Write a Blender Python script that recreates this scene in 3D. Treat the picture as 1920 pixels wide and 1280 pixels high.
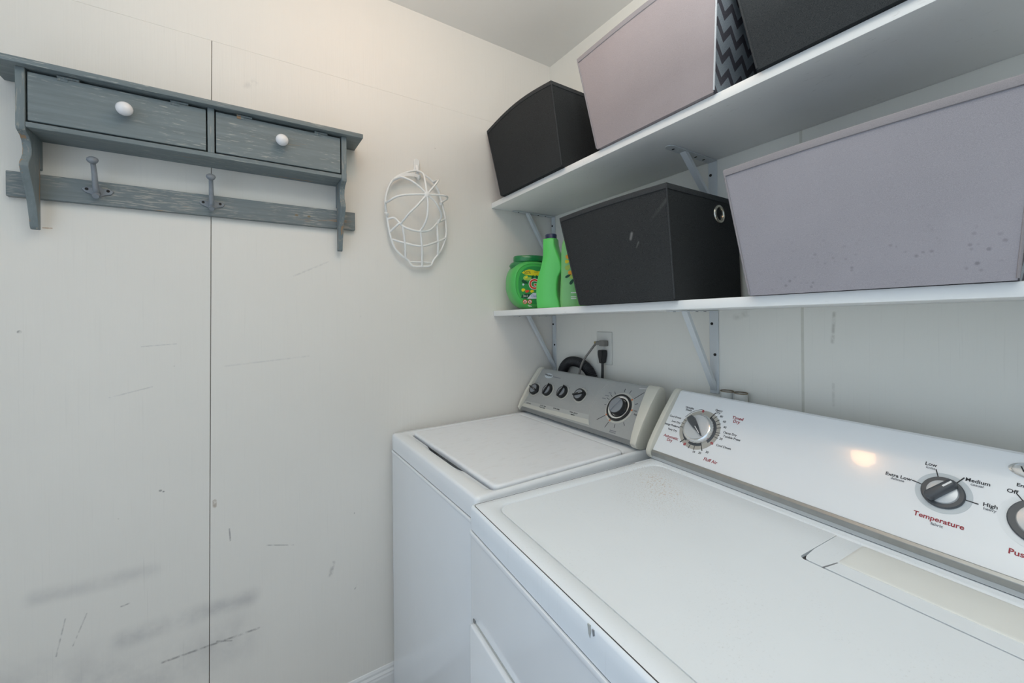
import bpy, bmesh, math, random
from mathutils import Vector, Matrix

for o in list(bpy.data.objects):
    bpy.data.objects.remove(o, do_unlink=True)
SC = bpy.context.scene
COL = SC.collection
RND = random.Random(7)

# ------------------------------------------------------------------ camera
CAM = Vector((1.459, -1.184, 1.345))
TH, ROLL = math.radians(33.5), 0.0087
fw = Vector((-math.cos(TH), math.sin(TH), 0))
rt = Vector((math.sin(TH), math.cos(TH), 0))
up = Vector((0, 0, 1))
cx_ = rt * math.cos(ROLL) - up * math.sin(ROLL)
cy_ = rt * math.sin(ROLL) + up * math.cos(ROLL)
cz_ = -fw
cd = bpy.data.cameras.new('camera')
cam = bpy.data.objects.new('camera', cd)
COL.objects.link(cam)
M = Matrix((cx_, cy_, cz_)).transposed().to_4x4()
M.translation = CAM
cam.matrix_world = M
cd.sensor_fit = 'HORIZONTAL'
cd.sensor_width = 36.0
cd.lens = 36.0 * 772.0 / 1920.0
cd.shift_y = -52.0 / 1920.0
cd.clip_start = 0.02
SC.camera = cam

# ------------------------------------------------------------------ light
W = bpy.data.worlds.new('world')
SC.world = W
W.use_nodes = True
bg = W.node_tree.nodes['Background']
bg.inputs[0].default_value = (0.70, 0.85, 1.02, 1)
bg.inputs[1].default_value = 1.12
LAMP_STRENGTH = 27.0
# the photographer's flash, turned up at the ceiling above the camera
fl = bpy.data.lights.new('bounce_flash', 'AREA')
fl.shape = 'DISK'
fl.size = .16
fl.energy = 19.0
fl.color = (.97, 1.0, .97)
flo = bpy.data.objects.new('bounce_flash', fl)
COL.objects.link(flo)
flo.location = (1.38, -.95, 1.90)
flo.rotation_euler = (Vector((0, 0, 1.0))).to_track_quat('-Z', 'Y').to_euler()
SC.view_settings.view_transform = 'Standard'
SC.view_settings.look = 'None'
SC.view_settings.gamma = 1.0
SC.view_settings.use_curve_mapping = False
SC.view_settings.exposure = 0.08

# ------------------------------------------------------------------ materials
def nt_of(name):
    m = bpy.data.materials.new(name)
    m.use_nodes = True
    nt = m.node_tree
    return m, nt, nt.nodes['Principled BSDF']

def lk(nt, a, b):
    nt.links.new(a, b)

def val(nt, op, a, b=None, clamp=False, c=None):
    n = nt.nodes.new('ShaderNodeMath')
    n.operation = op
    n.use_clamp = clamp
    for i, v in enumerate((a, b, c)):
        if v is None:
            continue
        if isinstance(v, (int, float)):
            n.inputs[i].default_value = v
        else:
            lk(nt, v, n.inputs[i])
    return n.outputs[0]

def mixc(nt, fac, a, b):
    n = nt.nodes.new('ShaderNodeMix')
    n.data_type = 'RGBA'
    for s, v in ((0, fac), (6, a), (7, b)):
        if isinstance(v, (int, float)):
            n.inputs[s].default_value = v
        elif isinstance(v, tuple):
            n.inputs[s].default_value = (*v[:3], 1)
        else:
            lk(nt, v, n.inputs[s])
    return n.outputs[2]

def coords(nt, scale=(1, 1, 1), loc=(0, 0, 0)):
    tc = nt.nodes.new('ShaderNodeTexCoord')
    mp = nt.nodes.new('ShaderNodeMapping')
    mp.inputs['Scale'].default_value = scale
    mp.inputs['Location'].default_value = loc
    lk(nt, tc.outputs['Object'], mp.inputs[0])
    return mp.outputs[0]

def noise(nt, vec, scale, detail=4, rough=.55):
    n = nt.nodes.new('ShaderNodeTexNoise')
    n.inputs['Scale'].default_value = scale
    n.inputs['Detail'].default_value = detail
    n.inputs['Roughness'].default_value = rough
    lk(nt, vec, n.inputs['Vector'])
    return n.outputs[0]

def ramp(nt, v, a, b):
    n = nt.nodes.new('ShaderNodeMapRange')
    n.interpolation_type = 'SMOOTHSTEP'
    n.inputs[1].default_value = a
    n.inputs[2].default_value = b
    lk(nt, v, n.inputs[0])
    return n.outputs[0]

def bump(nt, bsdf, h, strength=.2, dist=.001):
    n = nt.nodes.new('ShaderNodeBump')
    n.inputs['Strength'].default_value = strength
    n.inputs['Distance'].default_value = dist
    lk(nt, h, n.inputs['Height'])
    lk(nt, n.outputs[0], bsdf.inputs['Normal'])

def seg(nt, P, a, b, w, soft):
    """1 on a stroke from a to b (object space), 0 away from it"""
    A, B = Vector(a), Vector(b)
    d = B - A
    s = nt.nodes.new('ShaderNodeVectorMath'); s.operation = 'SUBTRACT'
    lk(nt, P, s.inputs[0]); s.inputs[1].default_value = A
    dt = nt.nodes.new('ShaderNodeVectorMath'); dt.operation = 'DOT_PRODUCT'
    lk(nt, s.outputs[0], dt.inputs[0]); dt.inputs[1].default_value = d / d.length_squared
    t = val(nt, 'ADD', dt.outputs['Value'], 0.0, clamp=True)
    sc = nt.nodes.new('ShaderNodeVectorMath'); sc.operation = 'SCALE'
    sc.inputs[0].default_value = d; lk(nt, t, sc.inputs['Scale'])
    ds = nt.nodes.new('ShaderNodeVectorMath'); ds.operation = 'DISTANCE'
    lk(nt, s.outputs[0], ds.inputs[0]); lk(nt, sc.outputs[0], ds.inputs[1])
    n = nt.nodes.new('ShaderNodeMapRange'); n.interpolation_type = 'SMOOTHSTEP'
    n.inputs[1].default_value = w + soft; n.inputs[2].default_value = max(w - soft, 0)
    lk(nt, ds.outputs['Value'], n.inputs[0])
    return n.outputs[0]

def plain(name, col, rough=.5, metal=0., nscale=0, nvar=.06, bmp=0., bscale=400, coat=0., spec=None, trans=0.):
    m, nt, b = nt_of(name)
    b.inputs['Base Color'].default_value = (*col, 1)
    b.inputs['Roughness'].default_value = rough
    b.inputs['Metallic'].default_value = metal
    b.inputs['Coat Weight'].default_value = coat
    if trans:
        b.inputs['Transmission Weight'].default_value = trans
    if spec is not None:
        b.inputs['Specular IOR Level'].default_value = spec
    if nscale:
        n = noise(nt, coords(nt), nscale)
        c = mixc(nt, n, tuple(max(0, x * (1 - nvar)) for x in col), tuple(min(1, x * (1 + nvar)) for x in col))
        lk(nt, c, b.inputs['Base Color'])
    if bmp:
        bump(nt, b, noise(nt, coords(nt), bscale, 3), bmp)
    return m

def wall_paint(name, col, marks=(), axis='y', comb=.25):
    m, nt, b = nt_of(name)
    b.inputs['Roughness'].default_value = .55
    P = coords(nt)
    big = noise(nt, P, 2.2, 5)
    c = mixc(nt, big, tuple(x * .94 for x in col), tuple(min(1, x * 1.04) for x in col))
    sc = (1, 260, 5) if axis == 'y' else (260, 1, 5)
    comb_n = noise(nt, coords(nt, sc), 1.0, 3)
    c = mixc(nt, ramp(nt, comb_n, .56, .80), c, tuple(x * .95 for x in col))
    # hairline checks in the paint, in patches
    sc2 = (1, 150, 1.6) if axis == 'y' else (150, 1, 1.6)
    hair = ramp(nt, noise(nt, coords(nt, sc2, (0, 3.7, .3)), 1.0, 2), .665, .70)
    patch = ramp(nt, noise(nt, coords(nt, (1, 1, .7), (0, .15, .2)), 3.1, 2), .30, .5)
    zone = seg(nt, P, (0, -1.45, 1.0), (0, -1.40, .50), .03, .16)
    c = mixc(nt, val(nt, 'MULTIPLY', val(nt, 'MULTIPLY', hair, val(nt, 'MULTIPLY', patch, zone)), .45 if axis == 'y' else 0.), c, (.26, .25, .25))
    # small nicks
    v = nt.nodes.new('ShaderNodeTexVoronoi'); v.inputs['Scale'].default_value = 9
    lk(nt, coords(nt, (1, 1, 1)), v.inputs['Vector'])
    nick = val(nt, 'MULTIPLY', ramp(nt, v.outputs['Distance'], .028, .012), ramp(nt, noise(nt, P, 7.3, 2), .52, .62))
    c = mixc(nt, val(nt, 'MULTIPLY', nick, .6), c, (.17, .155, .14))
    br = noise(nt, P, 60, 3)
    br2 = noise(nt, P, 13, 4)
    for (a, bb, w, soft, k, colm) in marks:
        f = seg(nt, P, a, bb, w, soft)
        f = val(nt, 'MULTIPLY', f, val(nt, 'MULTIPLY', ramp(nt, br2 if soft > .01 else br, .22 if soft > .01 else .30, .78 if soft > .01 else .62), k * (.48 if soft > .01 else .75)))
        c = mixc(nt, f, c, colm)
    lk(nt, c, b.inputs['Base Color'])
    bump(nt, b, val(nt, 'ADD', comb_n, val(nt, 'MULTIPLY', noise(nt, P, 40, 4), .8)), comb, .0012)
    return m

G1, G2 = (.30, .30, .32), (.16, .15, .15)
LEFT_MARKS = [
    ((0, -1.44, .505), (0, -1.165, .508), .004, .035, 1.0, G1),
    ((0, -1.60, .672), (0, -1.38, .664), .003, .028, .7, G1),
    ((0, -1.46, .38), (0, -1.20, .40), .03, .08, .7, G1),
    ((0, -1.70, .45), (0, -1.52, .42), .04, .10, .8, G1),
    ((0, -1.365, .408), (0, -1.142, .406), .0018, .003, .9, G2),
    ((0, -1.245, .412), (0, -1.21, .398), .0014, .002, .9, G2),
    ((0, -1.12, .648), (0, -1.048, .626), .0008, .002, .7, G2),
    ((0, -1.213, .725), (0, -1.211, .69), .0010, .0022, .9, G2),
    ((0, -.932, .530), (0, -.942, .492), .003, .006, .6, G2),
    ((0, -1.43, .594), (0, -1.446, .592), .0012, .002, .9, G2),
    ((0, -1.548, .602), (0, -1.564, .517), .0008, .0016, .7, G2),
    ((0, -1.51, .60), (0, -1.535, .53), .0008, .0016, .6, G2),
    ((0, -1.465, 1.138), (0, -1.381, 1.157), .0008, .0018, .5, G1),
    ((0, -1.402, 1.266), (0, -1.33, 1.27), .0008, .0018, .5, G1),
    ((0, -1.367, .874), (0, -1.3655, .874), .0026, .0010, 1.0, G2),
    ((0, -1.360, .870), (0, -1.3595, .870), .0020, .0010, 1.0, G2),
    ((0, -1.62, 1.312), (0, -1.619, 1.312), .0035, .0012, .9, G2),
    ((0, -1.04, 1.47), (0, -.94, 1.52), .0010, .003, .35, G1),
    ((0, -1.22, 1.20), (0, -1.0, 1.215), .0008, .003, .30, G1),
    ((0, -.865, .42), (0, -.858, .43), .0018, .002, .9, G2),
    ((0, -1.2475, .80), (0, -1.2475, .815), .0045, .0018, .9, (.30, .22, .14)),
    ((0, -1.58, 1.563), (0, -1.565, 1.5635), .0012, .0012, 1.0, (.40, .24, .12)),
    ((0, -1.165, 2.03), (0, -1.14, 2.05), .003, .010, .25, G1),
]
WALL = (.80, .775, .725)
M_WALL_L = wall_paint('painted_panel_left', WALL, LEFT_MARKS, 'y')
G3 = (.40, .39, .33)
M_WALL_R = wall_paint('painted_panel_right', (.79, .78, .725), [
    ((1.064, 0, 1.34), (1.060, 0, 1.27), .003, .003, .8, G3),
    ((1.061, 0, 1.17), (1.061, 0, 1.12), .002, .003, .4, G3),
    ((.83, 0, 1.33), (.86, 0, 1.34), .004, .01, .5, G3)], 'x', .18)
M_WALL_P = wall_paint('painted_wall_plain', WALL, (), 'y')
M_SEAM = plain('seam_filler', (.63, .62, .55), .7, nscale=30, nvar=.15)
M_GAP = plain('dark_gap_backing', (.12, .085, .055), .9, nscale=25, nvar=.5)
M_GAPD = plain('grimy_gap', (.05, .05, .052), .8)
M_LIPGAP = plain('grey_gap', (.20, .205, .21), .8)
M_CEIL = plain('ceiling_paint', (.77, .76, .73), .75, nscale=3, nvar=.04, bmp=.25, bscale=160)
M_FLOOR = plain('vinyl_floor', (.24, .20, .16), .45, nscale=6, nvar=.15)
M_TRIM = plain('trim_gloss_white', (.78, .78, .77), .35, nscale=14, nvar=.05)

def worn_wood(name, axis, base, light, k_light, k_chip):
    m, nt, b = nt_of(name)
    b.inputs['Roughness'].default_value = .62
    st = {'y': (60, 3.2, 60), 'z': (60, 60, 3.2), 'x': (3.2, 60, 60)}[axis]
    g = noise(nt, coords(nt, st), 1.4, 6, .65)
    c = mixc(nt, g, tuple(x * .68 for x in base), tuple(x * 1.42 for x in base))
    st2 = {'y': (260, 22, 260), 'z': (260, 260, 22), 'x': (22, 260, 260)}[axis]
    fl = ramp(nt, noise(nt, coords(nt, st2, (.3, .1, .7)), 1.2, 4, .6), .60 - k_light, .70 - k_light)
    area = ramp(nt, noise(nt, coords(nt, (1, 1, 1), (2, 5, 1)), 9, 3), .38, .62)
    c = mixc(nt, val(nt, 'MULTIPLY', val(nt, 'MULTIPLY', fl, area), .58), c, light)
    ch = ramp(nt, noise(nt, coords(nt, tuple(.5 * s for s in st), (7, 3, 2)), 1.3, 5, .7), .665 - k_chip, .70 - k_chip)
    c = mixc(nt, ch, c, (.33, .21, .12))
    lk(nt, c, b.inputs['Base Color'])
    bump(nt, b, g, .35, .0015)
    return m

WB, WLT = (.17, .205, .215), (.52, .52, .47)
M_WOOD_Y = worn_wood('worn_blue_grey_paint', 'y', WB, WLT, .035, .02)
M_WOOD_RAIL = worn_wood('rough_worn_blue_grey_paint', 'y', (.165, .195, .205), (.50, .47, .41), .10, .03)
M_WOOD_Z = worn_wood('worn_blue_grey_paint_upright', 'z', WB, (.48, .43, .35), .05, .07)
M_IRON = plain('grey_painted_iron', (.23, .255, .285), .45, nscale=70, nvar=.25)
M_HOLE = plain('dark_screw_hole', (.015, .013, .012), .8)
M_CERAMIC = plain('white_ceramic', (.83, .83, .85), .12, coat=.4)
M_WHITE_PLASTIC = plain('white_coated_wire', (.84, .84, .82), .35, nscale=30, nvar=.04)
def melamine():
    m, nt, b = nt_of('white_melamine')
    b.inputs['Roughness'].default_value = .42
    P = coords(nt)
    n = noise(nt, coords(nt, (40, 160, 160)), 1.0, 4, .65)
    z = ramp(nt, noise(nt, P, 6, 3), .45, .62)
    c = mixc(nt, val(nt, 'MULTIPLY', val(nt, 'MULTIPLY', ramp(nt, n, .62, .70), z), .3), (.84, .85, .84), (.36, .35, .32))
    lk(nt, c, b.inputs['Base Color'])
    return m
M_SHELF = melamine()
M_STEEL_W = plain('pale_grey_enamel_steel', (.62, .655, .675), .38, nscale=40, nvar=.05)
M_ENAMEL = plain('white_enamel', (.82, .845, .87), .14, nscale=10, nvar=.02, coat=.25)
M_CREAM = plain('cream_plastic', (.66, .645, .57), .42, nscale=14, nvar=.05)
M_LINT = plain('ivory_plastic', (.80, .81, .78), .35, nscale=10, nvar=.03)
M_GREYF = plain('grey_console_film', (.37, .38, .375), .38, nscale=120, nvar=.05)
M_GREYD = plain('dark_grey_console_band', (.20, .21, .215), .42)
M_GREYL = plain('silver_grey_band', (.44, .455, .44), .42)
M_STRIPC = plain('pale_label_strip', (.56, .56, .51), .45)
M_RING = plain('warm_grey_ring', (.43, .415, .375), .4)
M_RINGL = plain('light_grey_ring', (.58, .63, .66), .4)
M_RINGW = plain('white_ring', (.80, .83, .85), .3)
M_BLACK = plain('black_plastic', (.014, .015, .017), .38)
M_DKGREY = plain('charcoal_plastic', (.07, .078, .088), .36)
M_KNOBF = plain('grey_knob_face', (.24, .26, .285), .34)
M_CHROME = plain('chrome', (.80, .81, .82), .16, metal=1.)
M_SATIN = plain('satin_silver', (.66, .68, .69), .34, metal=.75)
M_SILVERW = plain('silver_white_face', (.62, .645, .665), .30, metal=.25)
M_TRIMMETAL = plain('brushed_metal_trim', (.36, .365, .355), .30, metal=.7, nscale=60, nvar=.12)
M_TRIMLT = plain('pale_metal_trim', (.55, .57, .58), .35, metal=.35)
M_INK = plain('black_ink', (.025, .025, .03), .6)
M_INKG = plain('grey_ink', (.22, .23, .25), .6)
M_RED = plain('red_ink', (.33, .03, .045), .6)
M_REDMARK = plain('red_mark', (.42, .03, .05), .5)
M_ORANGE = plain('orange_mark', (.65, .20, .07), .5)
M_WHITEINK = plain('white_ink', (.85, .85, .85), .5)
M_PLATE = plain('outlet_plate_paint', (.66, .665, .63), .4, nscale=25, nvar=.05)
M_RUBBER = plain('black_rubber', (.018, .019, .021), .5)
M_GREYCORD = plain('grey_cord', (.21, .20, .185), .55, nscale=50, nvar=.12)
M_TAG = plain('yellowed_tag', (.36, .28, .13), .6)
M_CLEAR = plain('cloudy_clear_plastic', (.86, .87, .84), .25, trans=.35, nscale=60, nvar=.15)
M_CLEARRIM = plain('dirty_rim', (.22, .17, .11), .6, nscale=120, nvar=.6)
M_GREEN = plain('green_plastic', (.075, .48, .10), .33, nscale=8, nvar=.06, coat=.15)
M_GREEN2 = plain('bright_green_plastic', (.11, .60, .13), .36, nscale=8, nvar=.04, coat=.1)
M_GREEN3 = plain('pale_green_plastic', (.19, .52, .17), .36, nscale=12, nvar=.18, coat=.1)
M_GREEND = plain('dark_green_lid', (.012, .19, .055), .28, coat=.3)
M_GREENL = plain('label_green', (.035, .30, .075), .4)
M_GREENDD = plain('deep_green_print', (.008, .075, .035), .5)
M_NAVY = plain('navy_cap', (.018, .026, .075), .4)
M_YELLOW = plain('yellow_print', (.78, .66, .02), .5)
M_ORANGEP = plain('orange_print', (.85, .40, .03), .5)
M_LIME = plain('lime_print', (.40, .58, .10), .5)
M_BLUEP = plain('blue_print', (.07, .13, .50), .5)
M_REDP = plain('red_print', (.75, .07, .03), .45)
M_PALEP = plain('pale_lilac_print', (.70, .72, .82), .5)
M_GROMMET = plain('aged_brass_nickel', (.52, .50, .43), .25, metal=.9)
M_LENS = None

def fabric(name, col, speck, rough=.95, spots=None):
    m, nt, b = nt_of(name)
    b.inputs['Roughness'].default_value = rough
    b.inputs['Specular IOR Level'].default_value = .15
    P = coords(nt)
    f = noise(nt, P, 1100, 2, .6)
    c = mixc(nt, ramp(nt, f, .3, .72), tuple(x * (1 - speck) for x in col), tuple(x * (1 + speck) for x in col))
    big = noise(nt, P, 5, 4)
    c = mixc(nt, val(nt, 'MULTIPLY', ramp(nt, big, .42, .75), .35), c, tuple(min(1, x * 1.22) for x in col))
    if spots:
        kind, args = spots
        if kind == 'damp':          # small dark splash spots low on the front
            v = nt.nodes.new('ShaderNodeTexVoronoi'); v.inputs['Scale'].default_value = 95
            lk(nt, P, v.inputs['Vector'])
            d = ramp(nt, v.outputs['Distance'], .36, .10)
            zone = val(nt, 'MULTIPLY', seg(nt, P, *args, .02, .075), ramp(nt, noise(nt, P, 27, 3), .48, .60))
            c = mixc(nt, val(nt, 'MULTIPLY', val(nt, 'MULTIPLY', d, zone), .6), c, tuple(x * .45 for x in col))
        if kind == 'chalk':         # pale rub marks
            for (a, bb, w) in args:
                c = mixc(nt, val(nt, 'MULTIPLY', seg(nt, P, a, bb, w, w), .45), c, (.38, .38, .37))
    lk(nt, c, b.inputs['Base Color'])
    bump(nt, b, f, .2, .0004)
    return m

def chevron(name):
    m, nt, b = nt_of(name)
    b.inputs['Roughness'].default_value = .9
    b.inputs['Specular IOR Level'].default_value = .15
    P = coords(nt)
    sx = nt.nodes.new('ShaderNodeSeparateXYZ'); lk(nt, P, sx.inputs[0])
    per = .052
    zig = val(nt, 'PINGPONG', sx.outputs[1], per / 2)
    h = val(nt, 'ADD', sx.outputs[2], val(nt, 'MULTIPLY', zig, 1.05))
    fr = val(nt, 'FRACT', val(nt, 'DIVIDE', h, .046))
    stripe = val(nt, 'LESS_THAN', fr, .42)
    rib = ramp(nt, noise(nt, coords(nt, (1, 700, 900)), 1.0, 2), .35, .65)
    l = mixc(nt, rib, (.25, .29, .335), (.34, .38, .42))
    d = mixc(nt, rib, (.075, .075, .09), (.11, .105, .125))
    lk(nt, mixc(nt, stripe, l, d), b.inputs['Base Color'])
    return m

BLK = (.034, .0365, .038)
M_FAB_BLACK = fabric('black_woven_fabric', BLK, .55)
M_FAB_BLACK2 = fabric('black_woven_fabric_rubbed', BLK, .55, spots=('chalk', [
    ((.205, -.01, .165), (.209, -.01, .178), .0035), ((.222, -.01, .14), (.229, -.01, .152), .0025),
    ((.27, -.02, .20), (.34, -.02, .255), .006)]))
M_FAB_BLACK3 = fabric('black_fabric_thumbtack', BLK, .55, spots=('chalk', [((.215, -.02, .205), (.216, -.02, .206), .0022)]))
M_FAB_PIPE = fabric('black_binding', (.046, .049, .052), .4)
M_FAB_GREY = fabric('mauve_grey_fabric', (.325, .29, .30), .10)
M_FAB_GREY2 = fabric('mauve_grey_fabric_spotted', (.31, .30, .33), .10, spots=('damp', ((.10, -.01, .025), (.34, -.01, .02))))
M_FAB_GPIPE = fabric('grey_binding', (.27, .255, .27), .08)
M_FAB_SLATE = fabric('charcoal_fabric', (.036, .040, .043), .4)
M_FAB_WPIPE = fabric('pale_piping', (.55, .57, .60), .12)
M_CHEV = chevron('chevron_print_fabric')

def dryer_top_paint():
    m, nt, b = nt_of('white_enamel_scuffed')
    b.inputs['Roughness'].default_value = .34
    P = coords(nt)
    c0 = (.82, .865, .905)
    n = noise(nt, P, 6, 4)
    c = mixc(nt, n, tuple(x * .96 for x in c0), tuple(min(1, x * 1.02) for x in c0))
    # grey dust specks over the whole panel, rust coloured flecks near the back left corner
    f = noise(nt, coords(nt, (260, 170, 1)), 1.0, 5, .75)
    wear = val(nt, 'MULTIPLY', ramp(nt, f, .565, .66), ramp(nt, noise(nt, P, 4.3, 3), .38, .7))
    c = mixc(nt, val(nt, 'MULTIPLY', wear, .28), c, (.33, .33, .32))
    zone = seg(nt, P, (.07, .49, .92), (.18, .40, .92), .03, .12)
    fl = ramp(nt, noise(nt, coords(nt, (420, 230, 1), (4, 2, 0)), 1.0, 4, .7), .55, .62)
    c = mixc(nt, val(nt, 'MULTIPLY', val(nt, 'MULTIPLY', fl, zone), .5), c, (.42, .31, .18))
    fl2 = ramp(nt, noise(nt, coords(nt, (200, 120, 1), (1, 8, 0)), 1.0, 5, .7), .56, .61)
    zone2 = seg(nt, P, (.10, .465, .92), (.17, .43, .92), .012, .04)
    c = mixc(nt, val(nt, 'MULTIPLY', val(nt, 'MULTIPLY', fl2, zone2), .8), c, (.50, .30, .12))
    lk(nt, c, b.inputs['Base Color'])
    return m
M_DTOP = dryer_top_paint()

def lid_paint():
    m, nt, b = nt_of('white_lid_worn')
    b.inputs['Roughness'].default_value = .30
    P = coords(nt)
    f = noise(nt, coords(nt, (60, 20, 1)), 1.0, 5, .7)
    c = mixc(nt, val(nt, 'MULTIPLY', ramp(nt, f, .5, .75), .4), (.83, .85, .88), (.66, .655, .65))
    lk(nt, c, b.inputs['Base Color'])
    return m
M_LID = lid_paint()

# ------------------------------------------------------------------ mesh helpers
def V(*a):
    return Vector(a)

def new():
    return bmesh.new()

def box(lo, hi, bev=0., seg_=2, bm=None):
    bm2 = bmesh.new()
    vs = [bm2.verts.new((x, y, z)) for x in (lo[0], hi[0]) for y in (lo[1], hi[1]) for z in (lo[2], hi[2])]
    for f in ((0, 1, 3, 2), (4, 6, 7, 5), (0, 4, 5, 1), (2, 3, 7, 6), (0, 2, 6, 4), (1, 5, 7, 3)):
        bm2.faces.new([vs[i] for i in f])
    if bev > 0:
        bmesh.ops.bevel(bm2, geom=list(bm2.edges), offset=bev, segments=seg_, profile=.5, affect='EDGES')
    return join(bm, bm2)

def join(a, b):
    if a is None:
        return b
    me = bpy.data.meshes.new('tmp')
    b.to_mesh(me); b.free()
    a.from_mesh(me)
    bpy.data.meshes.remove(me)
    return a

def loops(ls, closed=True, cap0=True, cap1=True, bm=None):
    bm = bm or bmesh.new()
    rows = [[bm.verts.new(p) for p in l] for l in ls]
    n = len(rows[0])
    for a, b in zip(rows, rows[1:]):
        for i in range(n if closed else n - 1):
            j = (i + 1) % n
            bm.faces.new((a[i], a[j], b[j], b[i]))
    if cap0:
        bm.faces.new(list(reversed(rows[0])))
    if cap1:
        bm.faces.new(rows[-1])
    return bm

def prism(poly, axis, a, b, bev=0., seg_=2, bm=None):
    """poly is a list of 2D points in the two axes left over (in order), extruded a..b along axis"""
    def P(p, t):
        return {'x': (t, p[0], p[1]), 'y': (p[0], t, p[1]), 'z': (p[0], p[1], t)}[axis]
    b2 = loops([[P(p, a) for p in poly], [P(p, b) for p in poly]])
    if bev > 0:
        bmesh.ops.recalc_face_normals(b2, faces=b2.faces)
        bmesh.ops.bevel(b2, geom=list(b2.edges), offset=bev, segments=seg_, profile=.5, affect='EDGES')
    return join(bm, b2)

def catmull(pts, n=6, closed=False):
    pts = [Vector(p) for p in pts]
    out = []
    m = len(pts)
    rng = range(m if closed else m - 1)
    for i in rng:
        if closed:
            p0, p1, p2, p3 = pts[i - 1], pts[i], pts[(i + 1) % m], pts[(i + 2) % m]
        else:
            p0, p1, p2, p3 = pts[max(i - 1, 0)], pts[i], pts[i + 1], pts[min(i + 2, m - 1)]
        for k in range(n):
            t = k / n
            out.append(.5 * ((2 * p1) + (p2 - p0) * t + (2 * p0 - 5 * p1 + 4 * p2 - p3) * t * t + (3 * p1 - p0 - 3 * p2 + p3) * t ** 3))
    if not closed:
        out.append(pts[-1])
    return out

def tube(pts, r, n=8, closed=False, bm=None, caps=True):
    pts = [Vector(p) for p in pts]
    m = len(pts)
    rf = r if callable(r) else (lambda t: r)
    tan = []
    for i in range(m):
        if closed:
            d = pts[(i + 1) % m] - pts[i - 1]
        else:
            d = pts[min(i + 1, m - 1)] - pts[max(i - 1, 0)]
        tan.append(d.normalized())
    ref = Vector((0, 0, 1)) if abs(tan[0].z) < .9 else Vector((1, 0, 0))
    u = tan[0].cross(ref).normalized()
    rings = []
    for i in range(m):
        u = (u - tan[i] * u.dot(tan[i])).normalized()
        w = tan[i].cross(u)
        rr = rf(i / max(m - 1, 1))
        rings.append([pts[i] + (u * math.cos(2 * math.pi * k / n) + w * math.sin(2 * math.pi * k / n)) * rr for k in range(n)])
    if closed:
        rings.append(rings[0])
        b2 = loops(rings, cap0=False, cap1=False)
        bmesh.ops.remove_doubles(b2, verts=b2.verts, dist=1e-6)
    else:
        b2 = loops(rings, cap0=caps, cap1=caps)
    return join(bm, b2)

def lathe(prof, n=32, center=(0, 0, 0), cap0=True, cap1=True, bm=None, sx=1., sy=1.):
    c = Vector(center)
    ls = [[c + V(r * sx * math.cos(2 * math.pi * k / n), r * sy * math.sin(2 * math.pi * k / n), h) for k in range(n)] for r, h in prof]
    return join(bm, loops(ls, cap0=cap0, cap1=cap1))

def rrect(x0, x1, y0, y1, r, nc=6, ne=1, front=None):
    """rounded rectangle, counter-clockwise from the lower left; front(t)->dy bends the y0 edge"""
    pts = []
    cs = [((x0 + r, y0 + r), math.pi), ((x1 - r, y0 + r), 1.5 * math.pi), ((x1 - r, y1 - r), 0), ((x0 + r, y1 - r), .5 * math.pi)]
    for i, (c, a0) in enumerate(cs):
        for k in range(nc + 1):
            a = a0 + .5 * math.pi * k / nc
            pts.append([c[0] + r * math.cos(a), c[1] + r * math.sin(a)])
        nxt = cs[(i + 1) % 4]
        a1 = nxt[1]
        p1 = (nxt[0][0] + r * math.cos(a1), nxt[0][1] + r * math.sin(a1))
        p0 = pts[-1]
        for k in range(1, ne):
            t = k / ne
            q = [p0[0] + (p1[0] - p0[0]) * t, p0[1] + (p1[1] - p0[1]) * t]
            if i == 0 and front:
                q[1] += front(q[0])
            pts.append(q)
    return pts

def at_z(poly, z):
    return [(p[0], p[1], z) for p in poly]

def circ(c, r, n=32, a0=0., a1=2 * math.pi):
    full = abs(a1 - a0 - 2 * math.pi) < 1e-6
    k = n if full else n + 1
    return [(c[0] + r * math.cos(a0 + (a1 - a0) * i / n), c[1] + r * math.sin(a0 + (a1 - a0) * i / n)) for i in range(k)]

def annulus(c, r0, r1, z0, z1, a0=0., a1=2 * math.pi, n=48, bm=None):
    full = abs(a1 - a0 - 2 * math.pi) < 1e-6
    if full:
        o, i = circ(c, r1, n), circ(c, r0, n)
        ls = [at_z(o, z0), at_z(o, z1), at_z(i, z1), at_z(i, z0)]
        b2 = loops(ls + [ls[0]], cap0=False, cap1=False)
        bmesh.ops.remove_doubles(b2, verts=b2.verts, dist=1e-7)
        return join(bm, b2)
    k = max(3, int(n * (a1 - a0) / (2 * math.pi)))
    poly = circ(c, r1, k, a0, a1) + list(reversed(circ(c, r0, k, a0, a1)))
    return prism(poly, 'z', z0, z1, bm=bm)

def xf(bm, mat):
    bmesh.ops.transform(bm, matrix=mat, verts=bm.verts)
    return bm

def mesh_of(bm, smooth):
    bmesh.ops.recalc_face_normals(bm, faces=bm.faces)
    me = bpy.data.meshes.new('mesh')
    bm.to_mesh(me)
    bm.free()
    if smooth:
        me.polygons.foreach_set('use_smooth', [True] * len(me.polygons))
        try:
            me.set_sharp_from_angle(angle=math.radians(smooth if smooth > 1 else 38))
        except Exception:
            pass
    return me

def obj(name, bm, mat, parent=None, smooth=38, world=False):
    me = mesh_of(bm, smooth)
    if world and parent is not None:
        me.transform(parent.matrix_basis.inverted())
    me.materials.append(mat)
    o = bpy.data.objects.new(name, me)
    COL.objects.link(o)
    if parent is not None:
        o.parent = parent
    me.name = name
    return o

def tag(o, label, cat, group=None):
    o['label'] = label
    o['category'] = cat
    if group:
        o['group'] = group
    return o

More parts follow.
